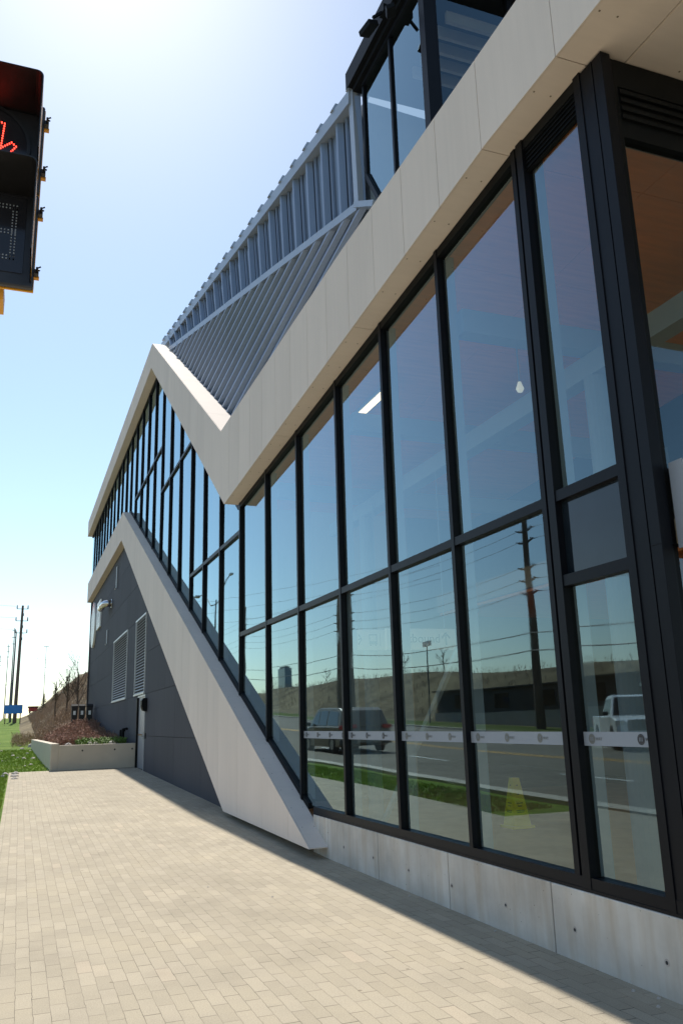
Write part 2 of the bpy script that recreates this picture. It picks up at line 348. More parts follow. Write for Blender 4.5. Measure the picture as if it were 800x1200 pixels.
# ================================================================== GROUND
def hterr(x, y):
    z = gz(y)-0.06
    z += 5.0*sstep(-29, -44, x) + (0.2*math.sin(y*.07)+.12*math.sin(y*.19+1))*sstep(-31, -42, x)
    e = max(0, x-.5); k = sstep(52, 86, y)
    z += min(.62*e**1.12, 6)*k*(1+.08*math.sin(y*.31+x)) - .0*k
    z += 6*sstep(430, 620, y)*sstep(120, -60, x)*(1+.3*math.sin(x*.05))
    return z
def grid_sheet(name, xs, ys, fz, mat, kind='structure'):
    vs = [(x, y, fz(x, y)) for y in ys for x in xs]; nx = len(xs)
    fs = [(j*nx+i, j*nx+i+1, (j+1)*nx+i+1, (j+1)*nx+i) for j in range(len(ys)-1) for i in range(nx-1)]
    mb = MB(); mb.add(vs, fs); o = mb.build(name, mat, smooth=True); tag(o, kind=kind); return o
def spread(segs):
    out = []
    for a, b, st in segs:
        n = max(1, round((b-a)/st)); out += [a+(b-a)*i/n for i in range(n)]
    out.append(segs[-1][1]); return out
xs = spread([(-1500, -300, 200), (-300, -60, 20), (-60, -26, 1.5), (-26, -3, 4), (-3, 30, 1.5), (30, 120, 10), (120, 1500, 200)])
ys = spread([(-400, -40, 40), (-40, 10, 10), (10, 34, 4), (34, 130, 2.4), (130, 300, 8), (300, 700, 25), (700, 3000, 300)])
grid_sheet('ground', xs, ys, hterr, 'dryland')
YS = spread([(-60, 10, 10), (10, 34, 4), (34, 130, 6), (130, 420, 20)])
grid_sheet('road', [-19.6, -11, -2.45], YS, lambda x, y: gz(y)-0.05+.012, 'asphalt')
LW = spread([(12.4, 34, 1.2), (34, 130, 6), (130, 300, 20)])
grid_sheet('lawn', [-2.05, -1.3, 0.0, .95], spread([(8.2, 34, 1.2), (34, 56, 2), (56, 130, 2)]), lambda x, y: gz(y)-.03+.03*math.sin(y*.9+x)*0.5, 'lawn')
grid_sheet('verge', [-2.05, -1.6, -1.0], spread([(130, 300, 20)]), lambda x, y: gz(y)-.028, 'lawn')
grid_sheet('far_verge', [-26, -23, -19.9], YS, lambda x, y: gz(y)-.03, 'verge')
def strip(x0, x1, y0, y1, dz, top, name, mat):
    mb = MB(); yy = [y0]+[b for b in (10, 34, 130) if y0 < b < y1]+[y1]
    for a, b in zip(yy, yy[1:]):
        vs = [(x0,a,gz(a)-.2),(x1,a,gz(a)-.2),(x1,b,gz(b)-.2),(x0,b,gz(b)-.2),(x0,a,gz(a)+top),(x1,a,gz(a)+top),(x1,b,gz(b)+top),(x0,b,gz(b)+top)]
        mb.add(vs, [(3,2,1,0),(4,5,6,7),(0,1,5,4),(1,2,6,5),(2,3,7,6),(3,0,4,7)])
    o = mb.build(name, mat); tag(o, kind='structure'); return o
strip(-2.45, -2.05, -60, 400, 0, .04, 'near_kerb', 'curb')
strip(-19.9, -19.6, -60, 400, 0, .06, 'far_kerb', 'curb')
def paint(name, mat, runs):
    mb = MB()
    for x0, x1, a, b in runs:
        yy = [a]+[q for q in (10, 34, 130) if a < q < b]+[b]
        for c, d in zip(yy, yy[1:]):
            mb.add([(x0,c,gz(c)-.033),(x1,c,gz(c)-.033),(x1,d,gz(d)-.033),(x0,d,gz(d)-.033)], [(0,1,2,3)])
    tag(mb.build(name, mat), kind='structure')
paint('yellow_centre_line', 'yellowpaint', [(-10.15, -10.0, -60, 400), (-9.82, -9.67, -60, 400)])
paint('white_lane_markings', 'whitepaint', [(-6.0, -5.86, y, y+3) for y in range(-20, 200, 9)]+[(-14.0, -13.86, y, y+3) for y in range(-20, 200, 9)])
# paving: apron by the camera and the walk along the building
def pave(name, x0, x1, y0, y1):
    yy = [y0]+[b for b in (10, 34) if y0 < b < y1]+[y1]
    grid_sheet(name, [x0, x1], yy, lambda x, y: gz(y), 'paver')
pave('paving', -0.185, 3.75, -20, 28.6)
pave('paving_apron', -2.05, -0.19, -20, 12.4)

# ================================================================== STATION BUILDING
D = 3.61; GX = 3.65
bld = empty('station_building', (3.61, 4.0, 0), 'glass transit station with zigzag beige fascia bands, black mullions and ribbed metal upper wall', 'building')
BP = lambda mb, name, mats, **kw: mb.build(name, mats, bld, **kw)

UT = [(53.1, 14.26), (25.48, 13.82), (15.08, 7.16), (8.4, 7.2), (5.19, 7.13), (0.2, 7.05)]
UB = [(53.1, 13.3), (25.55, 12.985), (14.75, 5.60), (5.1, 6.235), (0.2, 6.22)]
LT = [(50.8, 9.95), (32.62, 9.85), (10.06, 0.13)]
LB = [(50.8, 8.80), (32.83, 8.76), (14.67, 0.17), (10.06, 0.12)]
def pl(P, y):
    P = sorted(P)
    if y <= P[0][0]: return P[0][1]
    for (a, za), (b, zb) in zip(P, P[1:]):
        if y <= b: return za+(zb-za)*(y-a)/(b-a)
    return P[-1][1]
def band_poly(T, B, a, b):
    bt = sorted({a, b} | {y for y, _ in T if a < y < b}); bb = sorted({a, b} | {y for y, _ in B if a < y < b})
    return [(y, pl(T, y)) for y in bt]+[(y, pl(B, y)) for y in reversed(bb)]
def follow(P, a, b, t0, t1):                        # strip hugging a polyline
    ys_ = sorted({a, b} | {y for y, _ in P if a < y < b})
    return [(y, pl(P, y)+t1) for y in ys_]+[(y, pl(P, y)+t0) for y in reversed(ys_)]
def fascia(T, B, y_lo, y_hi, xdeep, seams, soffit_seams, top_seams, names, top_lo=None):
    g = .004
    front = MB(); cuts = [y_lo]+[s for s in seams if y_lo < s < y_hi]+[y_hi]
    for a, b in zip(cuts, cuts[1:]):
        front.prism_x(band_poly(T, B, a+g*(a != y_lo), b-g*(b != y_hi)), 3.34, 3.354)
    BP(front, names[0], 'panel')
    core = MB(); T2 = [(y, z-.016) for y, z in T]; B2 = [(y, z+.016) for y, z in B]
    core.prism_x(band_poly(T2, B2, y_lo+.03, y_hi-.01), 3.358, xdeep-.02); BP(core, names[0]+'_core', 'panel_dark')
    sof = MB(); cuts = [y_lo]+[s for s in soffit_seams if y_lo < s < y_hi]+[y_hi]
    for a, b in zip(cuts, cuts[1:]):
        sof.prism_x(follow(B, a+g*(a != y_lo), b-g*(b != y_hi), .002, .014), 3.357, xdeep)
        y = a+.35
        while y < b-.2 and a < 16:
            for x in (3.39, 3.54):
                z = pl(B, y)
                sof.box(x-.006, x+.006, y-.006, y+.006, z-.001, z+.004, 1)
            y += .62
    BP(sof, names[1], ['panel', 'screw'])
    top = MB(); lo = top_lo if top_lo else y_lo; cuts = [lo]+[s for s in top_seams if lo < s < y_hi]+[y_hi]
    for a, b in zip(cuts, cuts[1:]):
        top.prism_x(follow(T, a+g, b-g*(b != y_hi), -.012, .002), 3.357, xdeep)
    top.prism_x([(y_hi+.002, pl(T, y_hi)), (y_hi+.014, pl(T, y_hi)), (y_hi+.014, pl(B, y_hi)), (y_hi+.002, pl(B, y_hi))], 3.34, xdeep)
    y = 10.5
    while top_lo is None and y_lo > 5 and y < 24:
        z = pl(T, y)+.004
        for x in (3.40, 3.56): top.add([(x-.006, y-.006, z-.002), (x+.006, y-.006, z-.002), (x+.006, y+.006, z+.003), (x-.006, y+.006, z+.003)], [(0,1,2,3)], 1)
        y += .45
    BP(top, names[2], ['panel', 'screw'])
us = [4.09, 5.15]+[5.15+.77*i for i in range(1, 13)]+[15.0+.85*i for i in range(1, 45)]
fascia(UT, UB, 0.2, 53.1, 3.86, us, [4.09, 5.15, 8.13, 11.4, 18, 21.5]+[25.5+3.4*i for i in range(9)], [16.5, 19.8, 23]+[25.5+3.4*i for i in range(9)], ('upper_fascia', 'upper_soffit', 'upper_fascia_cap'))
ls = [10.9, 12.2, 13.7]+[15.1+.95*i for i in range(40)]
fascia(LT, LB, 10.06, 50.8, 3.615, ls, [20, 24, 28, 32.8, 37, 41, 45], [12.9, 15.8, 18.7, 21.6, 24.5, 27.4, 30.2, 36, 40, 44, 48], ('lower_fascia', 'lower_soffit', 'lower_fascia_cap'))
# wide soffit of the overhang in front of the side facade
ov = MB(); ov.box(3.868, 9.0, 0.2, 4.083, 6.222, 6.24); ov.box(3.868, 9.0, 4.091, 4.4, 6.222, 6.24)
for x in (4.3, 5.3, 6.3):
    for y in (.8, 1.6, 2.4, 3.2, 3.9): ov.box(x-.006, x+.006, y-.006, y+.006, 6.219, 6.223, 1)
BP(ov, 'overhang_soffit', ['panel', 'screw'])
ovt = MB(); ovt.box(3.868, 9.0, 0.2, 4.4, 6.26, 7.0); BP(ovt, 'overhang_deck', 'panel_dark')

# concrete base
cuts = [3.9, 5.394, 6.946, 8.512, 10.05, 10.6]
cb = MB()
for a, b in zip(cuts, cuts[1:]): cb.box(3.58, 3.85, a+.006, b-.006, -.1, .455)
BP(cb, 'concrete_plinth', 'concrete', bevel=.006)
cg = MB(); cg.box(3.60, 3.84, 3.92, 10.5, -.1, .44); cg.box(3.70, 3.9, 3.92, 10.5, 0, .46); BP(cg, 'plinth_core', 'panel_dark')
for i in range(7):
    y = 4.275+.873*i; th = MB()
    th.tube([(3.5785, y, .195), (3.5815, y, .195)], .021, 14, 0)
    th.tube([(3.577, y, .195), (3.5805, y, .195)], .011, 10, 1)
    BP(th, 'tie_hole', ['stone', 'panel_dark'])

# curtain wall ----------------------------------------------------
mull = [5.09, 6.54, 7.965, 9.47, 11.15, 12.84, 14.61, 16.3, 17.97, 19.56]
while mull[-1] < 50.5: mull.append(mull[-1]+1.65)
SILL = .463
low = lambda y: max(SILL, pl(LT, y)+.004) if y < 50.8 else pl(LT, 50.8)
upb = lambda y: pl(UB, y)
def mullion(y, w_=.058, x0=3.598, x1=3.80, z0=None, z1=None):
    mb = MB(); a, b = y-w_/2, y+w_/2
    l = [(a, low(a)), (b, low(b))] if z0 is None else [(a, z0), (b, z0)]
    u = [(b, upb(b)), (a, upb(a))] if z1 is None else [(b, z1), (a, z1)]
    mb.prism_x(l+u, x0, GX+.03); mb.prism_x([(a+.01, l[0][1]), (b-.01, l[1][1]), (b-.01, u[0][1]), (a+.01, u[1][1])], GX+.032, x1, 1)
    BP(mb, 'mullion', ['black', 'int_steel'])
for y in mull: mullion(y)
mullion(4.985, .085, 3.592)
mullion(4.20, .075, 3.592); 
def transom(y0, y1, z, h=.075):
    mb = MB(); mb.box(3.603, GX+.028, y0+.0295, y1-.0295, z-h/2, z+h/2); BP(mb, 'transom', 'black')
TR = []
ys_near = [5.09, 6.54, 7.965, 9.47, 11.15, 12.84, 14.61]
for a, b in zip(ys_near, ys_near[1:]): transom(a, b, 3.155); TR.append((a, b, 3.155))
for a, b in zip(mull[6:9], mull[7:10]): transom(a, b, 5.06); TR.append((a, b, 5.06))
i25 = [y for y in mull if 19.3 < y < 25.6]
for a, b in zip(i25, i25[1:]): transom(a, b, 8.50); TR.append((a, b, 8.50))
i30 = [y for y in mull if 24 < y < 31.5]
for a, b in zip(i30, i30[1:]): transom(a, b, 9.97); TR.append((a, b, 9.97))
for z in (3.165, 2.535):
    mb = MB(); mb.box(3.60, GX+.028, 4.237, 4.942, z-.04, z+.04); BP(mb, 'transom', 'black')
# sill, head and raking frames
fr = MB(); fr.box(3.596, 3.70, 3.93, 10.62, SILL, SILL+.085); fr.box(3.590, 3.62, 3.93, 10.62, SILL-.006, SILL+.012)
BP(fr, 'sill_frame', 'black')
def rake(P, y0, y1, t0, t1, x0, x1, name):
    mb = MB(); mb.prism_x(follow(P, y0, y1, t0, t1), x0, x1); BP(mb, name, 'black2')
rake(UB, 4.16, 53.0, -.095, -.003, 3.606, 3.72, 'head_frame')
rake(LT, 10.9, 50.7, .003, .075, 3.618, 3.72, 'raking_sill_frame')
mb = MB(); mb.box(3.62, 3.66, 4.24, 4.94, 5.93, 6.14)
for k in range(5): mb.add([(3.605, 4.24, 5.94+.04*k), (3.605, 4.94, 5.94+.04*k), (3.635, 4.94, 5.965+.04*k), (3.635, 4.24, 5.965+.04*k)], [(0,1,2,3)])
BP(mb, 'vent_louvre', 'black2')
# panes
ub2 = lambda y: upb(y)-.09
lo2 = lambda y: max(SILL+.08, (pl(LT, y)+.07) if y > 10.5 else 0)
kinks = [25.55, 32.62, 14.75, 5.1] + [y for y in (10.06+(SILL+.01-.13)/.431, 10.06+(SILL+.08-.2)/.431)]
def pane(a, b, zlo, zhi, mat='glass', name='window_pane'):
    ts = {a, b} | {k for k in kinks if a < k < b}
    n = 12
    ts |= {a+(b-a)*i/n for i in range(n+1)}
    ts = sorted(ts); up_p = []; lo_p = []
    for y in ts:
        u = min(zhi, ub2(y)); l = max(zlo, lo2(y))
        if u > l: up_p.append((y, u)); lo_p.append((y, l))
    def thin(P):
        Q = [P[0]]
        for p, q in zip(P[1:], P[2:]):
            o = Q[-1]
            if abs((p[0]-o[0])*(q[1]-o[1])-(q[0]-o[0])*(p[1]-o[1])) > 1e-5: Q.append(p)
        return Q+[P[-1]]
    if len(up_p) < 2: return
    poly = thin(lo_p)+thin(up_p)[::-1]
    ym = sum(p[0] for p in poly)/len(poly); zm = sum(p[1] for p in poly)/len(poly)
    ty, tz = random.gauss(0, .0026), random.gauss(0, .0022)
    mb = MB(); vs = [(GX+(y-ym)*ty+(z-zm)*tz, y, z) for y, z in poly]
    mb.add(vs, [tuple(range(len(vs)))[::-1]])
    o = BP(mb, name, mat); return o
alln = [mull[0]]+mull[1:]+[52.6]
for a, b in zip(alln, alln[1:]):
    zs = sorted({z for (p, q, z) in TR if abs(p-a) < .01}); lim = [-1]+zs+[99]
    for z0, z1 in zip(lim, lim[1:]):
        pane(a+.029, b-.029, z0+.0375 if z0 > 0 else 0, z1-.0375 if z1 < 99 else 99)
pane(4.237, 4.943, 0, 2.495); pane(4.237, 4.943, 3.205, 5.93)
pane(4.237, 4.943, 2.575, 3.125, 'spandrel', 'spandrel_panel')

# frosted safety band with repeated mark, on the glass
band = MB()
runs = [(5.12, 6.51), (6.57, 7.935), (7.995, 9.44), (9.50, 11.12), (11.18, 11.30)]
def emblem(mb, yc, zc, r, k):
    n = 18
    for i in range(n):                              # ring
        a0, a1 = 2*math.pi*i/n, 2*math.pi*(i+1)/n
        P = lambda a, q: (3.6445, yc+q*math.cos(a), zc+q*math.sin(a))
        mb.add([P(a0, r*.82), P(a0, r), P(a1, r), P(a1, r*.82)], [(0,1,2,3)], k)
    mb.add([(3.6445, yc+r*.8*math.cos(2*math.pi*i/n), zc+r*.8*math.sin(2*math.pi*i/n)) for i in range(n)], [tuple(range(n))], k)
    for dy in (-.012, 0, .012):
        mb.box(3.6425, 3.6435, yc+dy-.002, yc+dy+.002, zc-.012, zc+.012, 2)
    vs, fs = text_mesh('WAY', .030, frame((3.6440, yc-r*1.15, zc-.010), (0, -1, 0), (0, 0, 1)), .0003)
    mb.add(vs, fs, k)
def band_run(a, b, ys_m, k):
    band = MB(); band.box(3.6458, 3.6465, a, b, 1.390, 1.482); BP(band, 'frosted_band', 'frost')
    for y in ys_m:
        marks = MB(); emblem(marks, y, 1.436, .034, k); BP(marks, 'band_emblem', ['logo_dark', 'logo_grey', 'frost'])
band_run(4.24, 4.94, [4.36], 0)
band_run_marks = MB(); emblem(band_run_marks, 4.85, 1.436, .034, 1); BP(band_run_marks, 'band_emblem', ['logo_dark', 'logo_grey', 'frost'])
for i, (a, b) in enumerate(runs): band_run(a, b, [b-.12-.46*j for j in range(int((b-a-.2)/.46)+1)], 0 if i in (2, 3, 4) else 1)

# corner post and side facade ------------------------------------
cp_ = MB()
cp_.box(3.600, 3.70, 4.03, 4.1615, SILL, 6.215)
cp_.prism_y([(0,0),(1,0),(0,1)], 0, 0) if False else None
BP(cp_, 'jamb_frame', 'black')
post = MB(); post.box(3.603, 3.685, 3.925, 4.024, SILL-.003, 6.215)
post.box(3.690, 3.712, 3.945, 4.10, .1, 6.2); post.box(3.60, 3.80, 3.93, 4.02, 2.60, 2.605)
BP(post, 'corner_post', 'black', bevel=.004)
sf = MB(); sf.box(3.716, 3.745, 3.95, 4.06, .1, 6.2)
for z0, z1 in ((5.98, 6.21), (3.02, 3.10), (.3, .46)): sf.box(3.747, 8.9, 3.955, 4.05, z0, z1)
for k in range(4): sf.box(3.747, 8.9, 3.935, 3.953, 5.70+.07*k, 5.735+.07*k)
sf.box(3.747, 8.9, 3.96, 4.05, 5.56, 5.70); sf.box(3.747, 8.9, 4.02, 4.05, 5.701, 5.979); sf.box(6.2, 6.3, 3.955, 4.05, .46, 5.98); BP(sf, 'side_frame', 'black2')
sg = MB(); sg.add([(3.745, 4.0, 3.1), (8.9, 4.0, 3.1), (8.9, 4.0, 5.56), (3.745, 4.0, 5.56)], [(0,1,2,3)])
BP(sg, 'side_pane', 'glass')
sg = MB(); sg.add([(3.745, 4.0, .46), (8.9, 4.0, .46), (8.9, 4.0, 3.02), (3.745, 4.0, 3.02)], [(0,1,2,3)])
BP(sg, 'side_pane', 'glass')

# interior shell --------------------------------------------------
it = MB(); it.box(3.72, 14, 4.06, 52, .02, .06, 0); BP(it, 'interior_floor', 'int_floor')
it = MB(); it.box(14, 14.2, 14.5, 52.4, 0, 14.2); it.box(14, 14.2, 4.06, 14.49, 0, .9); it.box(14, 14.2, 4.06, 14.49, 3.4, 4.2); it.box(14, 14.2, 4.06, 14.49, 5.7, 7)
for y in (4.3, 5.6, 6.9, 8.2, 9.5, 10.8, 12.1, 13.4, 14.3): it.box(14.01, 14.19, y-.16, y+.16, .901, 3.399); it.box(14.01, 14.19, y-.16, y+.16, 4.201, 5.699)
it.box(9.0, 14, 3.96, 4.05, 0, 6.2); BP(it, 'interior_wall', 'int_wall')
cl = MB()
pan = [4.12, 5.15, 6.64, 8.13, 9.77, 11.4, 13.0, 14.7]
for a, b in zip(pan, pan[1:]):
    for x0, x1 in ((3.74, 5.0), (5.008, 6.5), (6.508, 8.5)):
        za, zb = pl(UB, a)+.0, pl(UB, b)+.0
        cl.add([(x0,a+.004,za-.05),(x1,a+.004,za-.05),(x1,b-.004,zb-.05),(x0,b-.004,zb-.05),(x0,a+.004,za),(x1,a+.004,za),(x1,b-.004,zb),(x0,b-.004,zb)],
               [(0,1,2,3),(7,6,5,4),(0,4,5,1),(1,5,6,2),(2,6,7,3),(3,7,4,0)])
BP(cl, 'wood_ceiling', 'wood_ceiling')
ce = MB(); ce.prism_x([(4.1, 6.29), (14.7, 5.75), (14.7, 6.6), (4.1, 6.9)], 3.88, 14); BP(ce, 'ceiling_deck', 'panel_dark')
mz = MB(); mz.box(7.6, 14, 5.5, 14.5, 3.55, 3.60, 0); mz.box(7.55, 14, 5.5, 14.5, 3.605, 3.95, 1); BP(mz, 'mezzanine', ['wood_ceiling', 'int_wall'])
for y in (6.54, 9.47, 12.84):
    bm_ = MB(); bm_.box(3.82, 8.95, y-.09, y+.09, 5.25, 5.5); BP(bm_, 'interior_beam', 'int_steel')
for y in (6.54, 12.84): bm_ = MB(); bm_.tube([(5.4, y, .06), (5.4, y, 5.0)], .12, 16); BP(bm_, 'interior_column', 'int_steel')
bm_ = MB(); bm_.box(5.3, 5.5, 4.2, 14.4, 5.0, 5.24); BP(bm_, 'interior_beam', 'int_steel')
bm_ = MB(); bm_.bar((3.95, 9.6, .1), (3.95, 6.8, 2.6), .02, .03); BP(bm_, 'interior_handrail', 'int_steel')
# blinds of pale rooms upstairs, behind the far glazing
up_ = MB(); up_.box(7.0, 7.1, 14.8, 52, .06, 13); BP(up_, 'inner_partition', 'int_wall')
# roof slabs (folded like the fascia)
rf = MB(); rf.prism_x(follow([p for p in UT if p[0] > 14], 15.1, 53.0, -.30, -.03), 3.88, 14.2)
rf.prism_x([(0.3, 6.98), (15.08, 6.95), (15.08, 7.08), (0.3, 7.02)], 3.88, 14.2); BP(rf, 'roof', 'metal_trim')
en = MB(); en.box(3.7, 14, 52.62, 52.8, 0, 13.9); BP(en, 'end_wall', 'grey')

# charcoal panelled wall under the lower gable --------------------
gw = MB(); gw.prism_x([(14.66, .0), (50.0, .3), (50.0, 8.78), (32.83, 8.74), (14.66, .16)], 3.632, 3.70); BP(gw, 'wall_backing', 'panel_dark')
rows = [0.0, 1.33, 2.59, 3.86, 5.14, 6.42, 7.66, 8.8]
gp = MB()
for r_, (z0, z1) in enumerate(zip(rows, rows[1:])):
    off = [0, 0, 1.6, 0.4, 1.2, .2, .8][r_]; yy = 14.67+off-3.3; 
    seam = []
    while yy < 50: seam.append(yy); yy += 3.3
    seam += [26.62, 28.4] if r_ in (0, 1) else []
    seam += [26.75, 29.45, 31.75, 36.85] if r_ in (2, 3) else []
    seam = sorted(s for s in set(seam) if 14.5 < s < 50)
    if r_ in (2, 3): seam = [s for s in seam if not (26.8 < s < 29.4 or 31.8 < s < 36.8)]
    if r_ in (0, 1): seam = [s for s in seam if not (26.63 < s < 28.39)]
    seam = [14.67]+seam+[50.0]
    for a, b in zip(seam, seam[1:]):
        if b-a < .05: continue
        if r_ in (0, 1) and abs(a-26.62) < .01: continue
        if r_ in (2, 3) and (abs(a-26.75) < .01 or abs(a-31.75) < .01): continue
        a2, b2 = a+.005, b-.005
        # clip panel under the gable soffit
        ysn = sorted({a2, b2} | ({32.83} if a2 < 32.83 < b2 else set()) | {a2+(b2-a2)*i/8 for i in range(9)})
        top = [(y, min(z1-.005, pl(LB, y)-.001)) for y in ysn]
        bot = z0+.005 if r_ else 0
        top = [(y, z) for y, z in top if z > bot]
        if len(top) < 2: continue
        gp.prism_x([(top[0][0], bot)]+[(top[-1][0], bot)]+top[::-1], 3.61, 3.628)
BP(gp, 'charcoal_panels', 'grey')
ee = MB(); ee.box(3.612, 14, 50.0, 50.1, 0, 8.9); ee.box(3.70, 14, 50.1, 52.6, 9.2, 9.5); BP(ee, 'lower_end_wall', 'grey')
def louvre(y0, y1, z0, z1):
    f = MB(); t = .05
    f.box(3.585, 3.66, y0, y0+t, z0, z1); f.box(3.585, 3.66, y1-t, y1, z0, z1); f.box(3.580, 3.66, y0-.02, y1+.02, z1-.005, z1+.05); f.box(3.570, 3.66, y0-.02, y1+.02, z0-.06, z0)
    fo = BP(f, 'wall_louvre', 'galv')
    s = MB(); n = int((z1-z0)/.092); h = (z1-z0)/n
    for i in range(n):
        z = z0+i*h
        s.add([(3.585, y0+t, z+.005), (3.585, y1-t, z+.005), (3.635, y1-t, z+h*.62), (3.635, y0+t, z+h*.62),
               (3.587, y0+t, z-.006), (3.587, y1-t, z-.006), (3.637, y1-t, z+h*.62-.010), (3.637, y0+t, z+h*.62-.010)], [(3,2,1,0), (4,5,6,7), (0,1,5,4)])
    s.k = 1; s.box(3.638, 3.645, y0+t, y1-t, z0, z1)
    sub(s, 'louvre_blades', ['louvre', 'panel_dark'], bld, fo)
louvre(26.85, 29.35, 2.66, 5.10); louvre(31.85, 36.75, 2.66, 5.10)
# door
dz = gz(27.4)
df = MB(); df.box(3.60, 3.66, 26.66, 26.71, dz, 2.52); df.box(3.60, 3.66, 28.32, 28.37, dz, 2.52); df.box(3.60, 3.66, 26.66, 28.37, 2.52, 2.58)
df.box(3.56, 3.63, 28.22, 28.30, dz, 2.52, 1)
BP(df, 'door_frame', ['galv', 'black2'])
dd = MB(); dd.box(3.625, 3.655, 26.715, 28.315, dz+.02, 2.515); door = BP(dd, 'door', 'door')
h = MB(); h.tube([(3.625, 26.85, dz+1.0), (3.57, 26.85, dz+1.0)], .012); h.bar((3.57, 26.85, dz+1.0), (3.57, 27.02, dz+1.0), .012, .012); h.box(3.615, 3.626, 26.80, 26.90, dz+.9, dz+1.12)
h.box(3.60, 3.626, 27.1, 28.2, dz+1.02, dz+1.07)
sub(h, 'door_handle', 'steel', bld, door)
wl = MB(); wl.prism_y([(3.605, 2.05), (3.49, 2.08), (3.44, 2.22), (3.44, 2.38), (3.50, 2.45), (3.605, 2.45)], 26.18, 26.5); BP(wl, 'wall_lamp', 'black2', bevel=.015)
cr2 = MB(); cr2.box(3.585, 3.608, 26.32, 26.42, 1.25, 1.42); BP(cr2, 'card_reader', 'black2')
# vent pipes
vp = MB(); vp.tube([(3.60, 38.5, 7.05), (3.40, 38.5, 7.05), (3.32, 38.65, 7.05), (3.27, 39.3, 7.05), (3.26, 40.2, 7.03)], .15, 18); 
vp.tube([(3.60, 38.5, 7.05), (3.58, 38.5, 7.05)], .20, 18); vp.tube([(3.27, 39.3, 7.05), (3.269, 39.36, 7.05)], .16, 18)
BP(vp, 'vent_pipe', 'steel', smooth=True)
for (y, z0, z1) in ((39.7, 5.3, 6.0), (36.3, 7.35, 8.35)):
    q = MB(); q.tube([(3.60, y, z1), (3.56, y, z1-.02), (3.56, y, z0+.05), (3.50, y-.05, z0)], .03, 8); BP(q, 'overflow_spout', 'galv')
bb = MB(); bb.tube([(3.45, 30.9, 1.1), (3.45, 30.9, 1.55), (3.60, 30.9, 1.55)], .05, 10); BP(bb, 'hose_connection', 'black2'); bb = MB(); bb.tube([(3.45, 31.6, 1.1), (3.45, 31.6, 1.5), (3.60, 31.6, 1.5)], .05, 10)
BP(bb, 'hose_connection', 'black2')
# round and square signs at the far end of the wall
rs = MB(); n = 40; cyy, czz = 47.9, 7.15
vs = [(3.50, cyy+1.25*math.cos(2*math.pi*i/n), czz+1.25*math.sin(2*math.pi*i/n)) for i in range(n)]
vs += [(3.60, y, z) for _, y, z in vs]
rs.add(vs, [tuple(range(n)), tuple(range(n, 2*n))[::-1]]+[(i, n+i, n+(i+1)%n, (i+1)%n) for i in range(n)])
for i in range(4, 16):
    a0, a1 = 2*math.pi*i/n, 2*math.pi*(i+1)/n
    P = lambda a, q: (3.497, cyy+q*math.cos(a), czz+q*math.sin(a))
    rs.add([P(a0, 1.0), P(a0, 1.24), P(a1, 1.24), P(a1, 1.0)], [(0,1,2,3)], 1)
BP(rs, 'round_wall_sign', ['white', 'red'])
ss = MB(); ss.box(3.52, 3.60, 43.6, 45.6, 6.6, 8.0); ss.k = 1
for (a, b) in ((44.0, 44.25), (44.95, 45.2)): ss.box(3.515, 3.52, a, b, 6.85, 7.75)
ss.box(3.515, 3.52, 44.25, 44.95, 7.2, 7.4)
BP(ss, 'square_wall_sign', ['white', 'door'])

# ribbed metal upper wall -----------------------------------------
A = Vector((3.9, 24.469, 13.214)); TA = Vector((3.9, 25.813, 14.009)); B = Vector((5, 11.495, 10.169)); TB = Vector((5, 11.593, 12.45))
nrm = Vector((0.974, 0.127, -0.189)).normalized(); rdir = Vector((0.21, -0.823, 0.528)).normalized()
def on_plane(x, y):     # z on lower metal plane
    return A.z-(nrm.x*(x-A.x)+nrm.y*(y-A.y))/nrm.z
mw = MB()
V1 = Vector((3.86, 17.15, 8.1)); V0 = Vector((3.78, 15.3, 6.4)); W0 = Vector((4.55, 10.9, 7.5)); W0.z = on_plane(4.55, 10.9)
V0.z = on_plane(3.78, 15.3)
mw.add([A-nrm*-.03, V0+nrm*.03, W0+nrm*.03, B+nrm*.03, Vector((5.0, 10.6, on_plane(5.0, 10.6)))+nrm*.03], [(0,1,2,4,3)])
# upper wall sheet
mw.add([A+nrm*.03, B+nrm*.03, TB+nrm*.03, TA+nrm*.03], [(0,1,2,3)])
BP(mw, 'metal_cladding', 'metal')
rb = MB(); un = Vector((-.9965, -.083, 0)).normalized()          # outward normal of the upper wall
NR = 19
for i in range(NR+1):
    t = i/NR; p = A.lerp(B, t); q = TA.lerp(TB, t); q = Vector((q.x, p.y+(q.y-p.y)*.5, q.z-.02))
    d = (q-p); ax = (B-A).normalized()
    wv = ax*.035; o1 = un*.10
    # trapezoidal standing rib
    c = [p-wv*3.0, p-wv+o1, p+wv+o1, p+wv*3.0]
    rb.add(c+[x+d for x in c], [(0,1,5,4), (1,2,6,5), (2,3,7,6), (0,4,7,3), (4,5,6,7)])
    c = [p+ax*.22, p+ax*.235+un*.03, p+ax*.265+un*.03, p+ax*.28]
    if t < .97: rb.add([x for x in c]+[x+d*.985 for x in c], [(0,1,5,4), (1,2,6,5), (2,3,7,6)])
BP(rb, 'wall_ribs', 'metal')
rl = MB(); ax = (B-A).normalized(); on = -nrm
NL = 21
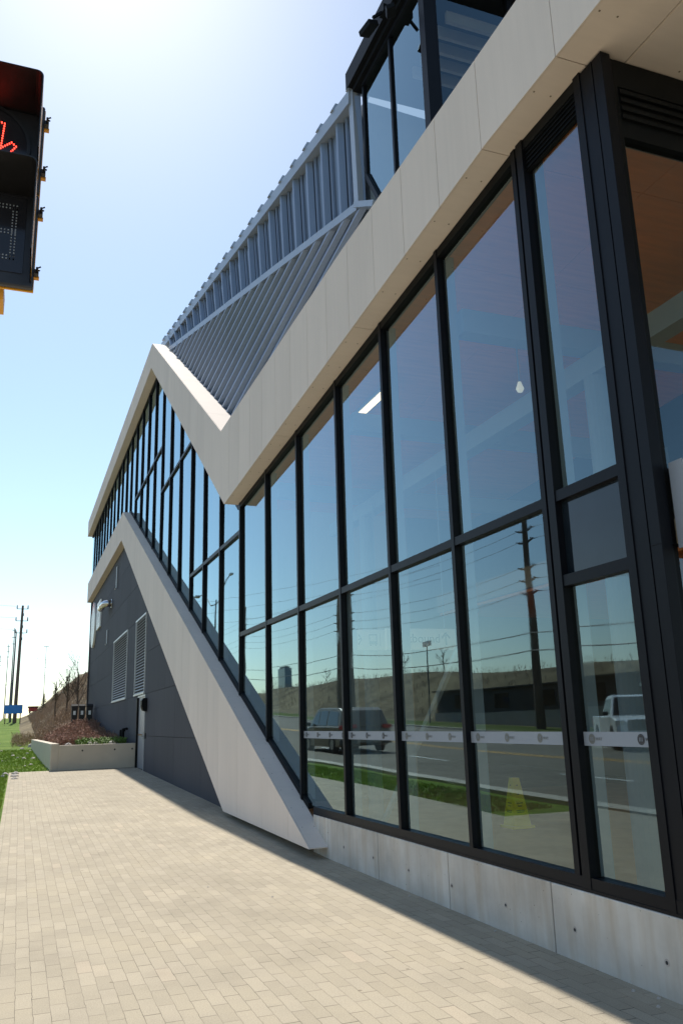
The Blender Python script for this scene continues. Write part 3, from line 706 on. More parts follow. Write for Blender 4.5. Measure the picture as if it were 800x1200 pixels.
for i in range(NL+1):
    p = A.lerp(B, (i+.3)/NL) - on*.0
    # run down the plane until the valley edge A-V0 or the bottom
    L = 0
    e = (V0-A)
    # solve p - rdir*s on the line A + e*u  (least squares in the plane)
    best = None
    e1 = e.normalized(); r1 = -rdir
    # p + r1*s = A + e1*u
    w0 = A-p; a_, b_, c_ = r1.dot(r1), r1.dot(e1), e1.dot(e1); d_, f_ = r1.dot(w0), e1.dot(w0)
    s_ = (d_*c_-b_*f_)/(a_*c_-b_*b_)
    s_ = max(.05, min(s_, 9.0)); q = p+r1*s_
    side = ax
    c = [p-side*.12, p-side*.05+on*.10, p+side*.04+on*.10, p+side*.08]
    dd_ = q-p
    rl.add(c+[x+dd_ for x in c], [(0,1,5,4), (1,2,6,5), (2,3,7,6), (4,5,6,7)])
BP(rl, 'lower_ribs', 'metal')
tr = MB()
tr.bar(A+un*.06+Vector((0, .5, .2)), B+un*.06, .07, .075)
tr.bar(TA+un*.05+Vector((0, .4, .08)), TB+un*.05, .12, .13)
tr.bar(B+Vector((-.08, 0, 0)), TB+Vector((-.08, .0, .1)), .09, .05)
tr.bar(B+Vector((-.08, -.02, 0)), Vector((4.97, 10.78, 9.75)), .12, .05)
tr.bar(A+Vector((-.0, 0, .02)), V0+Vector((-.02, 0, 0)), .05, .05)
BP(tr, 'metal_trim', 'metal_trim')
cpb = MB()
for i in range(22):
    p = TA.lerp(TB, i/21)+Vector((0, 0, .14))
    cpb.prism_y([(p.x-.20, p.z-.0), (p.x-.12, p.z+.16), (p.x+.25, p.z+.16), (p.x+.25, p.z-.02)], p.y-.05, p.y+.05)
BP(cpb, 'roof_rib_ends', 'metal_trim')
bk = MB(); bk.add([A+Vector((.15,0,0)), B+Vector((.15,0,0)), TB+Vector((.15,0,0)), TA+Vector((.15,0,0)), A+Vector((6,0,-1)), B+Vector((6,0,-1)), TB+Vector((6,0,-.3)), TA+Vector((6,0,-.3))],
                  [(0,1,2,3), (3,2,6,7), (7,6,5,4), (0,3,7,4), (1,5,6,2)]); BP(bk, 'upper_roof_mass', 'metal_trim')
# rooftop glazed corner -------------------------------------------
PX = 5.0
pm = MB()
pm.box(PX-.035, PX+.05, 11.22, 11.28, 10.6, 12.42); pm.box(PX-.035, PX+.05, 10.10, 10.16, 7.1, 12.5)
pm.bar((PX, 11.24, 10.62), (PX, 10.7, 9.72), .05, .04)
pm.box(PX-.075, PX+.10, 8.82, 8.98, 7.1, 12.6)
pm.box(PX-.05, PX+.02, 8.98, 11.24, 12.42, 12.5)
pm.box(PX+.10, PX+.16, 8.86, 8.94, 7.1, 12.6)
for x in (6.45, 7.9): pm.box(x-.04, x+.04, 8.84, 8.94, 7.1, 12.6)
BP(pm, 'rooftop_mullions', 'black')
ev = MB(); ev.box(PX-.20, 12, 8.5, 11.62, 12.60, 12.95); ev.box(PX-.12, 12, 8.6, 11.5, 12.50, 12.598); BP(ev, 'rooftop_eave', 'black2')
pg = MB(); pg.add([(PX, 11.2, 10.6), (PX, 10.70, 9.76), (PX, 10.16, 9.0), (PX, 10.16, 12.42), (PX, 11.2, 12.42)][::-1], [(0,1,2,3,4)]); BP(pg, 'rooftop_pane', 'glass')
pg = MB(); pg.add([(PX, 10.08, 7.1), (PX, 8.98, 7.1), (PX, 8.98, 12.42), (PX, 10.08, 12.42)], [(0,1,2,3)]); BP(pg, 'rooftop_pane', 'glass')
for x0, x1 in ((5.16, 6.41), (6.49, 7.86), (7.94, 9.5)):
    pg = MB(); pg.add([(x0, 8.90, 7.1), (x1, 8.90, 7.1), (x1, 8.90, 12.55), (x0, 8.90, 12.55)], [(0,1,2,3)]); BP(pg, 'rooftop_pane', 'glass')
pi = MB(); pi.box(5.2, 9.4, 12.0, 12.1, 7.1, 12.5)
for k in range(5): pi.box(5.6, 9.4, 9.3+.3*k, 9.36+.3*k, 12.2, 12.4, 1)
for k in range(3): pi.bar((5.9, 10.2-.35*k, 9.6+.1*k), (7.4, 10.2-.35*k, 9.6+.1*k), .03, .03, 2)
BP(pi, 'rooftop_interior', ['grey', 'door', 'white'])

# ================================================================== THINGS ON / IN THE BUILDING
fl = empty('rooftop_floodlight', (4.8, 10.0, 12.75), 'black box floodlight jutting out from the rooftop eave against the sky', 'light fixture')
q = MB(); q.bar((4.80, 9.86, 12.66), (4.60, 9.90, 12.50), .02, .02); q.box(4.74, 4.80, 9.78, 9.96, 12.60, 12.72); q.build('bracket', 'black2', fl)
def lampbox(c, sx_, sy_, sz_, rz):
    q = MB(); m_ = Matrix.Rotation(rz, 3, 'Z') @ Matrix.Rotation(R(-18), 3, 'Y'); v = [Vector(c)+m_ @ Vector((a*sx_, b*sy_, d*sz_)) for d in (-1, 1) for a, b in ((-1,-1),(1,-1),(1,1),(-1,1))]
    q.add(v, [(3,2,1,0),(4,5,6,7),(0,1,5,4),(1,2,6,5),(2,3,7,6),(3,0,4,7)]); q.build('lamp_housing', 'black2', fl, bevel=.008)
lampbox((4.50, 9.86, 12.22), .09, .15, .045, R(10)); lampbox((4.68, 9.42, 12.20), .07, .10, .04, R(-25))

bs = empty('projecting_sign', (3.95, 3.86, 2.5), 'white panel sign with brown lower band beside the black corner post', 'sign')
q = MB(); q.box(3.725, 4.6, 3.80, 3.90, 2.74, 3.11); q.build('sign_face', 'white', bs, bevel=.004)
q = MB(); q.box(3.725, 4.6, 3.802, 3.90, 2.575, 2.737); q.build('brown_band', 'brown', bs)
q = MB(); q.box(3.76, 4.5, 3.796, 3.801, 2.575, 2.612); q.build('pale_strip', 'white', bs)
q = MB(); q.box(3.712, 3.722, 3.79, 3.905, 2.57, 3.115); q.build('edge_trim', 'frost', bs)

def hanging_sign(y, x0, x1, z0, z1, label, kind):
    s = empty('hanging_sign', ((x0+x1)/2, y, z1), label, 'sign', 'hanging wayfinding signs')
    q = MB(); q.box(x0, x1, y, y+.05, z0, z1); q.build('sign_board', 'white', s)
    q = MB()
    for x in (x0+.15, x1-.15): q = MB(); q.tube([(x, y+.025, z1), (x, y+.025, 5.1)], .008, 6); q.build('hanger_rod', 'int_steel', s)
    q = MB(); cz = (z0+z1)/2
    if kind == 't':
        vs, fs = text_mesh('Outbound', .165, frame((x0+.09, y-.003, cz-.045), (1, 0, 0), (0, 0, 1)), .001); q.add(vs, fs)
        ax_ = x1-.15; q.box(ax_-.011, ax_+.011, y-.004, y-.001, cz-.075, cz+.06)
        for sgn in (-1, 1): q.bar((ax_, y-.0025, cz+.085), (ax_+sgn*.06, y-.0025, cz+.015), .0012, .012)
    else:
        c = (x0+x1)/2+.12; K = .62
        for a in ((-.11, .11, -.12, -.05), (-.11, -.085, -.05, .13), (.085, .11, -.05, .13), (-.11, .11, .11, .14), (-.085, .085, -.05, -.035), (-.09, -.05, -.16, -.12), (.05, .09, -.16, -.12)):
            q.box(c+K*a[0], c+K*a[1], y-.004, y-.001, cz+K*a[2], cz+K*a[3])
        q.bar((c-.24, y-.0025, cz+.08), (c-.20, y-.0025, cz), .0012, .009); q.bar((c-.20, y-.0025, cz), (c-.25, y-.0025, cz-.08), .0012, .009); q.bar((c-.25, y-.0025, cz), (c-.20, y-.0025, cz+.02), .0012, .008)
        for d in (-.31, .12): q.box(c+d, c+d+.005, y-.004, y-.001, cz-.1, cz+.1)
    q.build('sign_lettering', 'sign_ink', s)
hanging_sign(10.0, 4.44, 5.46, 2.49, 2.77, 'white hanging sign lettered with an arrow, seen through the glass', 't')
hanging_sign(12.2, 4.70, 5.42, 2.68, 3.0, 'white hanging sign with a bus symbol, seen through the glass', 'b')

st = empty('ceiling_strip_light', (4.21, 9.8, 5.8), 'lit warm linear ceiling light seen through the glass under the fascia', 'ceiling light')
M['lit'] = simple('lit_diffuser', (.9, .8, .6), .5, emit=((1.0, .80, .50), 2.6)); M['litspot'] = simple('lit_spot', (.9, .9, .85), .5, emit=((.95, 1.0, .85), 0.35))
q = MB(); q.box(4.14, 4.28, 9.0, 10.7, 5.765, 5.81); q.build('housing', 'int_steel', st)
q = MB(); q.box(4.16, 4.26, 9.03, 10.67, 5.75, 5.765); q.build('diffuser', 'lit', st)
sp_ = empty('round_ceiling_lamp', (5.45, 7.98, 5.5), 'small round pale lamp glowing faintly behind the large upper pane', 'ceiling light')
q = MB(); q.tube([(5.45, 7.98, 5.42), (5.45, 7.98, 5.46), (5.45, 7.98, 5.55)], [.03, .05, .02], 16); q.build('lamp_bowl', 'litspot', sp_)
q = MB(); q.tube([(5.45, 7.98, 5.55), (5.45, 7.98, 6.0)], .012, 6); q.build('stem', 'int_steel', sp_)
co = empty('wet_floor_cone', (6.72, 10.83, .06), 'yellow four-sided warning cone standing on the floor behind the glass', 'cone')
q = MB(); q.box(6.54, 6.90, 10.65, 11.01, .06, .10); q.build('base', 'yellow_plastic', co, bevel=.01)
q = MB(); a, b = .14, .052
q.add([(6.72-a,10.83-a,.10),(6.72+a,10.83-a,.10),(6.72+a,10.83+a,.10),(6.72-a,10.83+a,.10),(6.72-b,10.83-b,.74),(6.72+b,10.83-b,.74),(6.72+b,10.83+b,.74),(6.72-b,10.83+b,.74)], [(4,5,6,7),(0,1,5,4),(1,2,6,5),(2,3,7,6),(3,0,4,7)]); q.build('cone_body', 'yellow_plastic', co)
q = MB()
for z, w_ in ((.40, .05), (.36, .035), (.30, .07), (.28, .06), (.52, .012), (.64, .012)):
    yy = 10.83-(a+(b-a)*(z-.10)/.64)-.003; q.box(6.72-w_, 6.72+w_, yy, yy+.004, z-.006, z+.006)
    xx = 6.72-(a+(b-a)*(z-.10)/.64)-.003; q.box(xx, xx+.004, 10.83-w_, 10.83+w_, z-.006, z+.006)
q.build('warning_print', 'logo_dark', co)

# ================================================================== PEDESTRIAN SIGNAL
ps = empty('pedestrian_signal', (-.265, 2.95, 3.1), 'black and yellow pedestrian signal showing a red hand above a dark countdown', 'traffic signal')
q = MB(); 
for z0, z1 in ((3.495, 3.868), (3.11, 3.489)):
    q.box(-.467, -.060, 2.8615, 2.870, z0, z1, 1)
    q.add([(-.463,2.871,z0+.004),(-.064,2.871,z0+.004),(-.064,2.871,z1-.004),(-.463,2.871,z1-.004),(-.44,3.02,z0+.10),(-.10,3.02,z0+.10),(-.10,3.02,z1-.03),(-.44,3.02,z1-.03)], [(0,1,2,3),(7,6,5,4),(0,4,5,1),(1,5,6,2),(2,6,7,3),(3,7,4,0)], 0)
q.build('housing', ['signal_navy', 'signal_yellow'], ps)
q = MB(); q.box(-.462, -.062, 2.835, 2.860, 3.498, 3.866); q.box(-.462, -.062, 2.835, 2.860, 3.112, 3.486); q.build('door_frame', 'signal_navy', ps, bevel=.006)
def visor(z0, z1, x0=-.45, x1=-.07):
    q = MB(); y0, y1 = 2.60, 2.835; t = .004; r_ = .022
    outer = [(x0, z0)]; 
    for k in range(5): a_ = math.pi-k*math.pi/8; outer.append((x0+r_+r_*math.cos(a_), z1-r_+r_*math.sin(a_)))
    for k in range(5): a_ = math.pi/2-k*math.pi/8; outer.append((x1-r_+r_*math.cos(a_), z1-r_+r_*math.sin(a_)))
    outer.append((x1, z0)); cx, cz = (x0+x1)/2, (z0+z1)/2
    inner = [(cx+(x-cx)*(1-.022), cz+(z-cz)*(1-.022) if z > z0+.001 else z) for x, z in outer]
    n = len(outer)
    vs = [(x, y0+.0*z, z) for x, z in outer]+[(x, y1, z) for x, z in outer]+[(x, y0, z) for x, z in inner]+[(x, y1, z) for x, z in inner]
    for i in range(n-1):
        q.add([vs[i], vs[i+1], vs[n+i+1], vs[n+i]], [(0,1,2,3)], 1)
        q.add([vs[2*n+i], vs[2*n+i+1], vs[3*n+i+1], vs[3*n+i]], [(3,2,1,0)], 0)
        q.add([vs[i], vs[i+1], vs[2*n+i+1], vs[2*n+i]], [(3,2,1,0)], 0)
    q.build('visor', ['signal_black', 'signal_yellow'], ps)
visor(3.52, 3.822); visor(3.13, 3.475)
q = MB(); q.tube([(-.265, 2.833, 3.665), (-.265, 2.829, 3.665)], .152, 40); q.box(-.43, -.10, 2.831, 2.834, 3.16, 3.46); q.build('lens', 'lens', ps)
q = MB(); n = 48
for i in range(n):
    a0, a1 = 2*math.pi*i/n, 2*math.pi*(i+1)/n
    P = lambda a, r_, y: (-.265+r_*math.cos(a), y, 3.665+r_*math.sin(a))
    q.add([P(a0,.150,2.824), P(a1,.150,2.824), P(a1,.162,2.824), P(a0,.162,2.824)], [(0,1,2,3)]); q.add([P(a0,.162,2.824), P(a1,.162,2.824), P(a1,.162,2.834), P(a0,.162,2.834)], [(0,1,2,3)])
q.build('lens_ring', 'signal_navy', ps)
hand = [(-.06,-.10),(-.075,-.02),(-.095,.045),(-.078,.052),(-.055,.0),(-.05,.085),(-.03,.088),(-.025,.01),(-.015,.105),(.008,.105),(.008,.01),(.022,.09),(.042,.085),(.035,-.02),(.070,.012),(.086,-.002),(.050,-.06),(.035,-.10),(-.06,-.10)]
q = MB()
for (x0, z0), (x1, z1) in zip(hand, hand[1:]):
    L = math.hypot(x1-x0, z1-z0); k = max(1, round(L/.0105))
    for j in range(k):
        x = -.238+x0+(x1-x0)*j/k; z = 3.665+z0+(z1-z0)*j/k
        q.tube([(x, 2.829, z), (x, 2.824, z)], .0024, 8)
q.build('red_hand', 'led_red', ps)
q = MB()
def seg_dots(cx):
    W, H = .105, .20; z0 = 3.31
    for (xa, za, xb, zb) in ((-W/2,-H/2,-W/2,H/2),(W/2,-H/2,W/2,H/2),(-W/2,H/2,W/2,H/2),(-W/2,0,W/2,0),(-W/2,-H/2,W/2,-H/2)):
        L = math.hypot(xb-xa, zb-za); k = round(L/.0115)
        for o in (0, .012):
            for j in range(k+1):
                x = cx+xa+(xb-xa)*j/k; z = z0+za+(zb-za)*j/k
                if xa == xb: x += o*(1 if xa < 0 else -1)
                else: z += o
                q.box(x-.0022, x+.0022, 2.8285, 2.831, z-.0022, z+.0022)
seg_dots(-.345); q.build('countdown_digit', 'led_off', ps)
q = MB(); seg_dots(-.185); q.build('countdown_digit', 'led_off', ps)
for z in (3.80, 3.59, 3.42, 3.18):
    q = MB(); q.box(-.062, -.046, 2.835, 2.860, z-.009, z+.008, 0); q.box(-.062, -.044, 2.863, 2.88, z-.012, z-.004, 1)
    q.tube([(-.052, 2.81, z), (-.052, 2.85, z)], .004, 8, 0); q.tube([(-.053, 2.815, z), (-.040, 2.815, z+.008)], .003, 6, 0); q.tube([(-.053, 2.815, z-.003), (-.042, 2.815, z-.008)], .003, 6, 0)
    q.build('hinge_lug', ['signal_black', 'signal_yellow'], ps)
q = MB(); q.prism_x([(2.90, 3.16), (3.05, 3.16), (3.05, 3.10), (2.93, 3.10)], -.40, -.16); q.bar((-.33, 3.0, 3.10), (-.98, 3.05, 3.10), .025, .025); q.build('mounting_bracket', 'signal_yellow', ps)
q = MB(); q.bar((-.33, 3.1, 3.95), (-.9, 3.1, 3.95), .03, .03); q.tube([(-.33, 3.1, 3.88), (-.33, 3.1, 3.97)], .03, 10); q.build('mounting_bracket', 'signal_yellow', ps)
q = MB(); q.tube([(-.98, 3.1, 0), (-.98, 3.1, 4.6)], .085, 20); q.build('pole', 'galv', ps)

ps.location.x += .014

# ================================================================== PLANTER
pt = empty('concrete_planter', (1.25, 28.6, gz(28.6)), 'low beige concrete planter wall at the end of the paving', 'planter')
def wallpoly(pts, z0f, z1, t, name):
    q = MB()
    for (a, b) in zip(pts, pts[1:]):
        a = Vector((*a, 0)); b = Vector((*b, 0)); d = (b-a).normalized(); n_ = Vector((d.y, -d.x, 0))*-t
        v = []
        for z_ in (0, 1):
            for p, nn in ((a, 0), (b, 0), (b, 1), (a, 1)):
                pp = p+n_*nn; v.append((pp.x, pp.y, z1 if z_ else gz(p.y)-.1))
        q.add(v, [(3,2,1,0),(4,5,6,7),(0,1,5,4),(1,2,6,5),(2,3,7,6),(3,0,4,7)])
    return q
q = MB(); q.box(1.24, 3.60, 28.58, 28.80, .2, 1.10); q.build('front_wall', 'planterwall', pt, bevel=.012)
q = wallpoly([(1.24, 28.585), (.86, 44.0)], None, 1.155, .24, ''); q.build('side_wall', 'planterwall', pt, bevel=.012)
q = MB()
for x in (1.95, 2.95, 3.5): q = MB(); q.tube([(x, 28.578, .92), (x, 28.583, .92)], .028, 12); q.build('tie_hole', 'panel_dark', pt)
def zb(x, y):
    full = 1.0+max(0, y-30)*.062*(.3+.7*sstep(30, 46, y))*sstep(.7, 2.8, x)
    t = 1 if y < 43.5 and x > .95+.0*y else sstep(.3, 1.6, x)
    if y < 43.5 and x <= 1.0: return gz(y)-.3
    return gz(y)-.15+(full-gz(y)+.15)*t
sl = grid_sheet('planting_bed', [0.55, 0.9, 1.25, 1.6, 2.3, 3.0, 3.62], spread([(28.8, 60, 2)]), lambda x, y: zb(x, y) + .04*math.sin(3*x+y)*(x > .9), 'soil')

def twigs(name, n, region, zf, hmin, hmax, mats, label, cat, r=.006, lean=.35, leaf=0):
    q = MB()
    for i in range(n):
        x, y = region(); z = zf(x, y); h_ = random.uniform(hmin, hmax)
        a = random.uniform(0, 6.28); l = random.uniform(0, lean)*h_
        p0 = Vector((x, y, z)); p1 = p0+Vector((math.cos(a)*l*.4, math.sin(a)*l*.4, h_*.5)); p2 = p0+Vector((math.cos(a)*l, math.sin(a)*l, h_))
        q.tube([p0, p1, p2], [r, r*.8, r*.4], 3, 0, cap=False)
        for _ in range(3):
            t = random.uniform(.3, .9); s0 = p0.lerp(p2, t); b = random.uniform(0, 6.28); k = h_*.35
            e = s0+Vector((math.cos(b)*k*.6, math.sin(b)*k*.6, k*.7)); q.tube([s0, e], [r*.6, r*.35], 3, 0, cap=False)
            for _l in range(leaf):
                c = s0.lerp(e, random.random()); u = Vector((random.gauss(0,1), random.gauss(0,1), random.gauss(0,1))).normalized()*.035; v_ = u.cross(Vector((0,0,1)))
                q.add([c-u, c+v_*.6, c+u, c-v_*.6], [(0,1,2,3)], 1)
    o = q.build(name, mats); tag(o, label, cat, kind='stuff'); return o
twigs('shrub_bed', 2800, lambda: (random.uniform(1.15, 3.5), random.uniform(30.8, 43.5)), zb, .12, .32, ['tantwig', 'redtwig'], 'reddish brown bare low shrubs filling the planter', 'shrubs', .010, .5, 3)
twigs('planter_ground_cover', 500, lambda: (random.uniform(1.9, 3.4), random.uniform(28.95, 31.3)), zb, .14, .28, ['leafgreen', 'leafgreen'], 'bright green low plants at the front of the planter', 'plants', .006, .6, 5)
twigs('dry_grass_patch', 700, lambda: (random.uniform(-.3, 1.6), random.uniform(46, 56)), lambda x, y: gz(y), .15, .45, ['tantwig', 'tantwig'], 'pale dry grass at the foot of the bank', 'grass', .008, .6, 1)
twigs('bank_brush', 5000, lambda: (random.uniform(1.0, 9), random.uniform(58, 100)), lambda x, y: hterr(x, y), .2, .75, ['brush', 'tantwig'], 'tangle of bare brown brush covering the bank', 'brush', .014, .5, 2)
twigs('slope_brush', 900, lambda: (random.uniform(1.1, 3.5), random.uniform(46, 57)), zb, .15, .6, ['brush', 'tantwig'], 'dry brown brush on the slope behind the black bins', 'brush', .009, .6, 2)
def rock(q, c, s):
    vs = []; n = 7
    for lv, (rr, zz) in enumerate(((1, 0), (.85, .45), (.3, .75))):
        for i in range(n):
            a = 2*math.pi*i/n; k = s*rr*random.uniform(.75, 1.2); vs.append((c[0]+k*math.cos(a), c[1]+k*math.sin(a)*.8, c[2]+zz*s*random.uniform(.8, 1.1)-s*.08))
    fs = [(l*n+i, l*n+(i+1)%n, (l+1)*n+(i+1)%n, (l+1)*n+i) for l in range(2) for i in range(n)]+[tuple(range(2*n, 3*n))]
    q.add(vs, fs)
places = ['lying on the green lawn near the planter', 'lying on the lawn beside the paving']
rk = []
for i in range(26):
    if i < 5: x, y, s = -.20+random.uniform(-.2, .25), random.uniform(25.5, 28), random.uniform(.08, .14)
    else: x, y, s = random.uniform(-1.0, .95), 30+random.random()**.8*26, random.uniform(.05, .12)
    if i in (5,): x, y, s = .75, 46, .28
    if i == 6: x, y, s = .95, 47.5, .22
    q = MB(); rock(q, (x, y, gz(y)-.02), s)
    o = q.build('loose_stone', 'stone', loc=(x, y, gz(y)))
    if i < 5: tag(o, 'pale flat stone piled at the far left corner of the paving', 'stone', 'stones at the paving corner')
    elif i in (5, 6): tag(o, 'larger white stone on the lawn beside the far end of the planter', 'stone', 'stones by the planter end')
    else: tag(o, 'small pale stone scattered on the green lawn', 'stone', 'stones scattered on the lawn')
for i in range(7):
    x, y = random.uniform(1.4, 3.3), random.uniform(28.95, 29.9); q = MB(); rock(q, (x, y, zb(x, y)+.08), random.uniform(.12, .18))
    tag(q.build('planter_rock', 'stone', loc=(x, y, 1.0)), 'grey rock set among the green plants in the planter', 'stone', 'rocks in the planter')
# small pebbles on the paving
for i, (x, y) in enumerate(((3.50, 4.50), (3.54, 4.33), (3.44, 4.22), (3.52, 6.1), (3.50, 7.6), (1.9, 9.0), (2.35, 8.2), (2.6, 11.5))):
    q = MB(); rock(q, (x, y, .001), .011 if i > 4 else .014)
    tag(q.build('pebble', 'stone', loc=(x, y, 0)), 'tiny pebble on the shaded paving by the concrete plinth' if i < 5 else 'tiny pebble on the sunlit paving', 'pebble', 'pebbles by the plinth' if i < 5 else 'pebbles on the sunlit paving')
# lawn blades
q = MB()
for i in range(16000):
    y = 13+random.random()**1.2*30; x = random.uniform(-1.6, -.22) if y < 28.7 else random.uniform(-1.5, 1.22-(y-28.6)*.025)
    a = random.uniform(0, 6.28); h_ = random.uniform(.03, .075); wd = .006+.0003*y; z = gz(y)-.015
    dx, dy = math.cos(a)*wd, math.sin(a)*wd; k = random.uniform(-.03, .03)
    q.add([(x-dx, y-dy, z), (x+dx, y+dy, z), (x+k, y+random.uniform(-.02, .02), z+h_)], [(0,1,2)], 1 if (random.random() < .04 or (y < 17 and random.random() < .7)) else 0)
tag(q.build('lawn_grass', ['blade', 'blade_dry']), 'short bright green grass of the lawn beside the paving', 'grass', kind='stuff')

# bins beyond the planter
def bin_(x, y, z, label):
    b = empty('waste_bin', (x, y, z), label, 'bin', 'black bins behind the planter')
    q = MB(); q.add([(x-.13,y-.13,z),(x+.13,y-.13,z),(x+.13,y+.13,z),(x-.13,y+.13,z),(x-.15,y-.15,z+.8),(x+.15,y-.15,z+.8),(x+.15,y+.15,z+.8),(x-.15,y+.15,z+.8)], [(3,2,1,0),(4,5,6,7),(0,1,5,4),(1,2,6,5),(2,3,7,6),(3,0,4,7)]); q.build('bin_body', 'signal_black', b)
    q = MB(); q.prism_x([(y-.17, z+.8), (y+.16, z+.8), (y+.16, z+.92), (y-.05, z+.95), (y-.17, z+.86)], x-.16, x+.16); q.build('lid', 'rubber', b)
    q = MB(); q.box(x-.06, x+.06, y-.155, y-.150, z+.42, z+.62); q.build('label_plate', 'white', b); return b
b1 = bin_(2.60, 45.2, 1.86, 'leftmost black bin behind the red shrubs')
b2 = copy_tree(b1, (2.97, 45.2, 1.86)); b2['label'] = 'middle black bin behind the red shrubs'
b3 = copy_tree(b1, (3.34, 45.2, 1.86)); b3['label'] = 'black bin nearest the charcoal wall'

# bare trees ------------------------------------------------------
def bare_tree(x, y, z, h_, label, group='bare trees on the bank', r0=.05, spread_=.45, depth=4, seed=0):
    rnd = random.Random(seed); t = empty('bare_tree', (x, y, z), label, 'tree', group)
    tk = MB(); base = Vector((x, y, z-.1)); topp = base+Vector((rnd.uniform(-.1,.1)*h_*.3, rnd.uniform(-.1,.1)*h_*.3, h_*.75))
    tk.tube([base, base.lerp(topp, .5)+Vector((rnd.uniform(-.05,.05), 0, 0)), topp], [r0, r0*.75, r0*.35], 7); tk.build('trunk', 'bark', t)
    q = MB()
    def br(p, d, L, r_, dep):
        e = p+d*L; m_ = p.lerp(e, .5)+Vector((rnd.gauss(0,.04), rnd.gauss(0,.04), rnd.gauss(0,.03)))*L
        q.tube([p, m_, e], [r_, r_*.8, r_*.5], 4, cap=False)
        if dep == 0: return
        for _ in range(3):
            f = rnd.uniform(.35, 1); nd = (d+Vector((rnd.gauss(0,.5), rnd.gauss(0,.5), rnd.uniform(0,.35)))).normalized()
            br(p.lerp(e, f), nd, L*rnd.uniform(.5, .75), max(r_*.55, r0*.09), dep-1)
    for i in range(9):
        p = base.lerp(topp, rnd.uniform(.3, 1)); a = rnd.uniform(0, 6.28)
        br(p, Vector((math.cos(a)*spread_, math.sin(a)*spread_, .8)).normalized(), h_*rnd.uniform(.16, .28), r0*.35, depth-2)
    q.build('crown', 'bark', t); return t
bare_tree(3.05, 50, 1.9, 4.7, 'tallest bare tree, beside the charcoal wall corner', seed=1)
bare_tree(2.55, 52, 2.1, 3.9, 'slender bare tree standing behind the black bins', seed=2)
bare_tree(1.95, 52, 1.8, 2.9, 'thin leafless sapling left of the black bins', seed=3)
bare_tree(3.25, 53, 2.0, 3.9, 'small bare tree between bins and building corner', seed=4)
ev_l = ['small tan conifer lowest on the bank', 'small tan conifer midway up the bank', 'small tan conifer highest on the bank']
for i, (x, y) in enumerate(((2.15, 88), (3.3, 90), (4.2, 88))):
    z = hterr(x, y); t = empty('small_conifer', (x, y, z), ev_l[i], 'tree', 'small conifers on the bank'); q = MB(); q.tube([(x,y,z-.1),(x,y,z+1.3)], .05, 6); q.build('trunk', 'bark', t)
    q = MB()
    for k in range(420):
        u = random.random(); rr = (1-u)*.55*random.uniform(.4, 1.05); a = random.uniform(0, 6.28); c = Vector((x+rr*math.cos(a), y+rr*math.sin(a), z+.3+u*1.7)); v_ = Vector((math.cos(a), math.sin(a), -.3))*.12; w_ = v_.cross(Vector((0,0,1)))*.4
        q.add([c-v_, c+w_, c+v_, c-w_], [(0,1,2,3)])
    q.build('crown', 'evergreen', t)

# ================================================================== POLES, DIRECT VIEW (left)
def cross_arm(mb, x, y, z, w_, k=0, ins=1):
    mb.box(x-w_, x+w_, y-.06, y+.06, z-.06, z+.06, k)
    for s in (-1, -.0, 1) if ins else (-1, 1): mb.tube([(x+s*w_*.92, y, z+.06), (x+s*w_*.92, y, z+.35)], [.07, .05], 6, k)
up1 = empty('utility_pole', (-.46, 100, 2.4), 'leaning wooden utility pole with three crossarms at the edge of the lawn', 'utility pole')
q = MB(); q.tube([(-.46, 100, 2.3), (-.38, 100, 15.3)], [.21, .12], 12); q.build('pole', 'polewood', up1)
for z, w_ in ((14.9, .62), (13.55, .66), (12.2, .66)):
    q = MB(); q.box(-.38-w_, -.38+w_, 99.84, 99.92, z-.03, z+.03); q.build('crossarm', 'polewood', up1)
    for s in (-1, .95): q = MB(); q.tube([(-.38+s*w_*.95, 99.9, z+.05), (-.38+s*w_*.95, 99.9, z+.42)], [.07, .05], 6); q.build('insulator', 'insulator', up1)
    q = MB(); q.tube([(-.30, 99.9, z-.8), (-.30, 99.9, z-.5)], [.1, .1], 6); q.build('insulator', 'insulator', up1)
up2 = empty('utility_pole', (-.98, 104, 2.5), 'plain dark steel pole just behind the leaning wooden utility pole', 'utility pole')
q = MB(); q.tube([(-.95, 104, 2.4), (-.93, 104, 12.8)], [.13, .07], 10); q.build('pole', 'polesteel', up2)
for i, (px_x, yy, hh, lab) in enumerate(((-3.0, 190, 16, 'tall thin steel pole far off left of the leaning wooden pole'), (-1.6, 150, 15, 'distant steel pole half hidden behind the leaning wooden pole'), (-5.4, 230, 17, 'far thin pole at the left edge by the pale road'))):
    e_ = empty('distant_pole', (px_x, yy, gz(yy)), lab, 'pole'); q = MB(); q.tube([(px_x, yy, gz(yy)-.1), (px_x, yy, gz(yy)+hh)], [.11, .06], 8); q.build('pole', 'polesteel', e_)
    q = MB()
    for z in range(3): q = MB(); q.box(px_x-.35, px_x+.35, yy-.03, yy+.03, gz(yy)+hh-.5-1.1*z, gz(yy)+hh-.4-1.1*z); q.build('crossarm', 'polesteel', e_)
for i, (px_x, yy, hh, lab) in enumerate(((4.3, 180, 12, 'slim distant lamp post standing alone above the bank'), (-4.1, 260, 11, 'tiny far lamp post left of the wooden pole'))):
    zb_ = hterr(px_x, yy); e_ = empty('lamp_post', (px_x, yy, zb_), lab, 'lamp post'); q = MB(); q.tube([(px_x, yy, zb_-.1), (px_x, yy, zb_+hh)], [.09, .05], 8); q.build('post', 'galv', e_)
    q = MB(); q.box(px_x-.5, px_x+.5, yy-.15, yy+.15, zb_+hh, zb_+hh+.1); q.build('lamp_head', 'galv', e_)
bb_ = empty('blue_board', (-.6, 96, 2.3), 'blue rectangular board on short legs behind the leaning pole', 'sign')
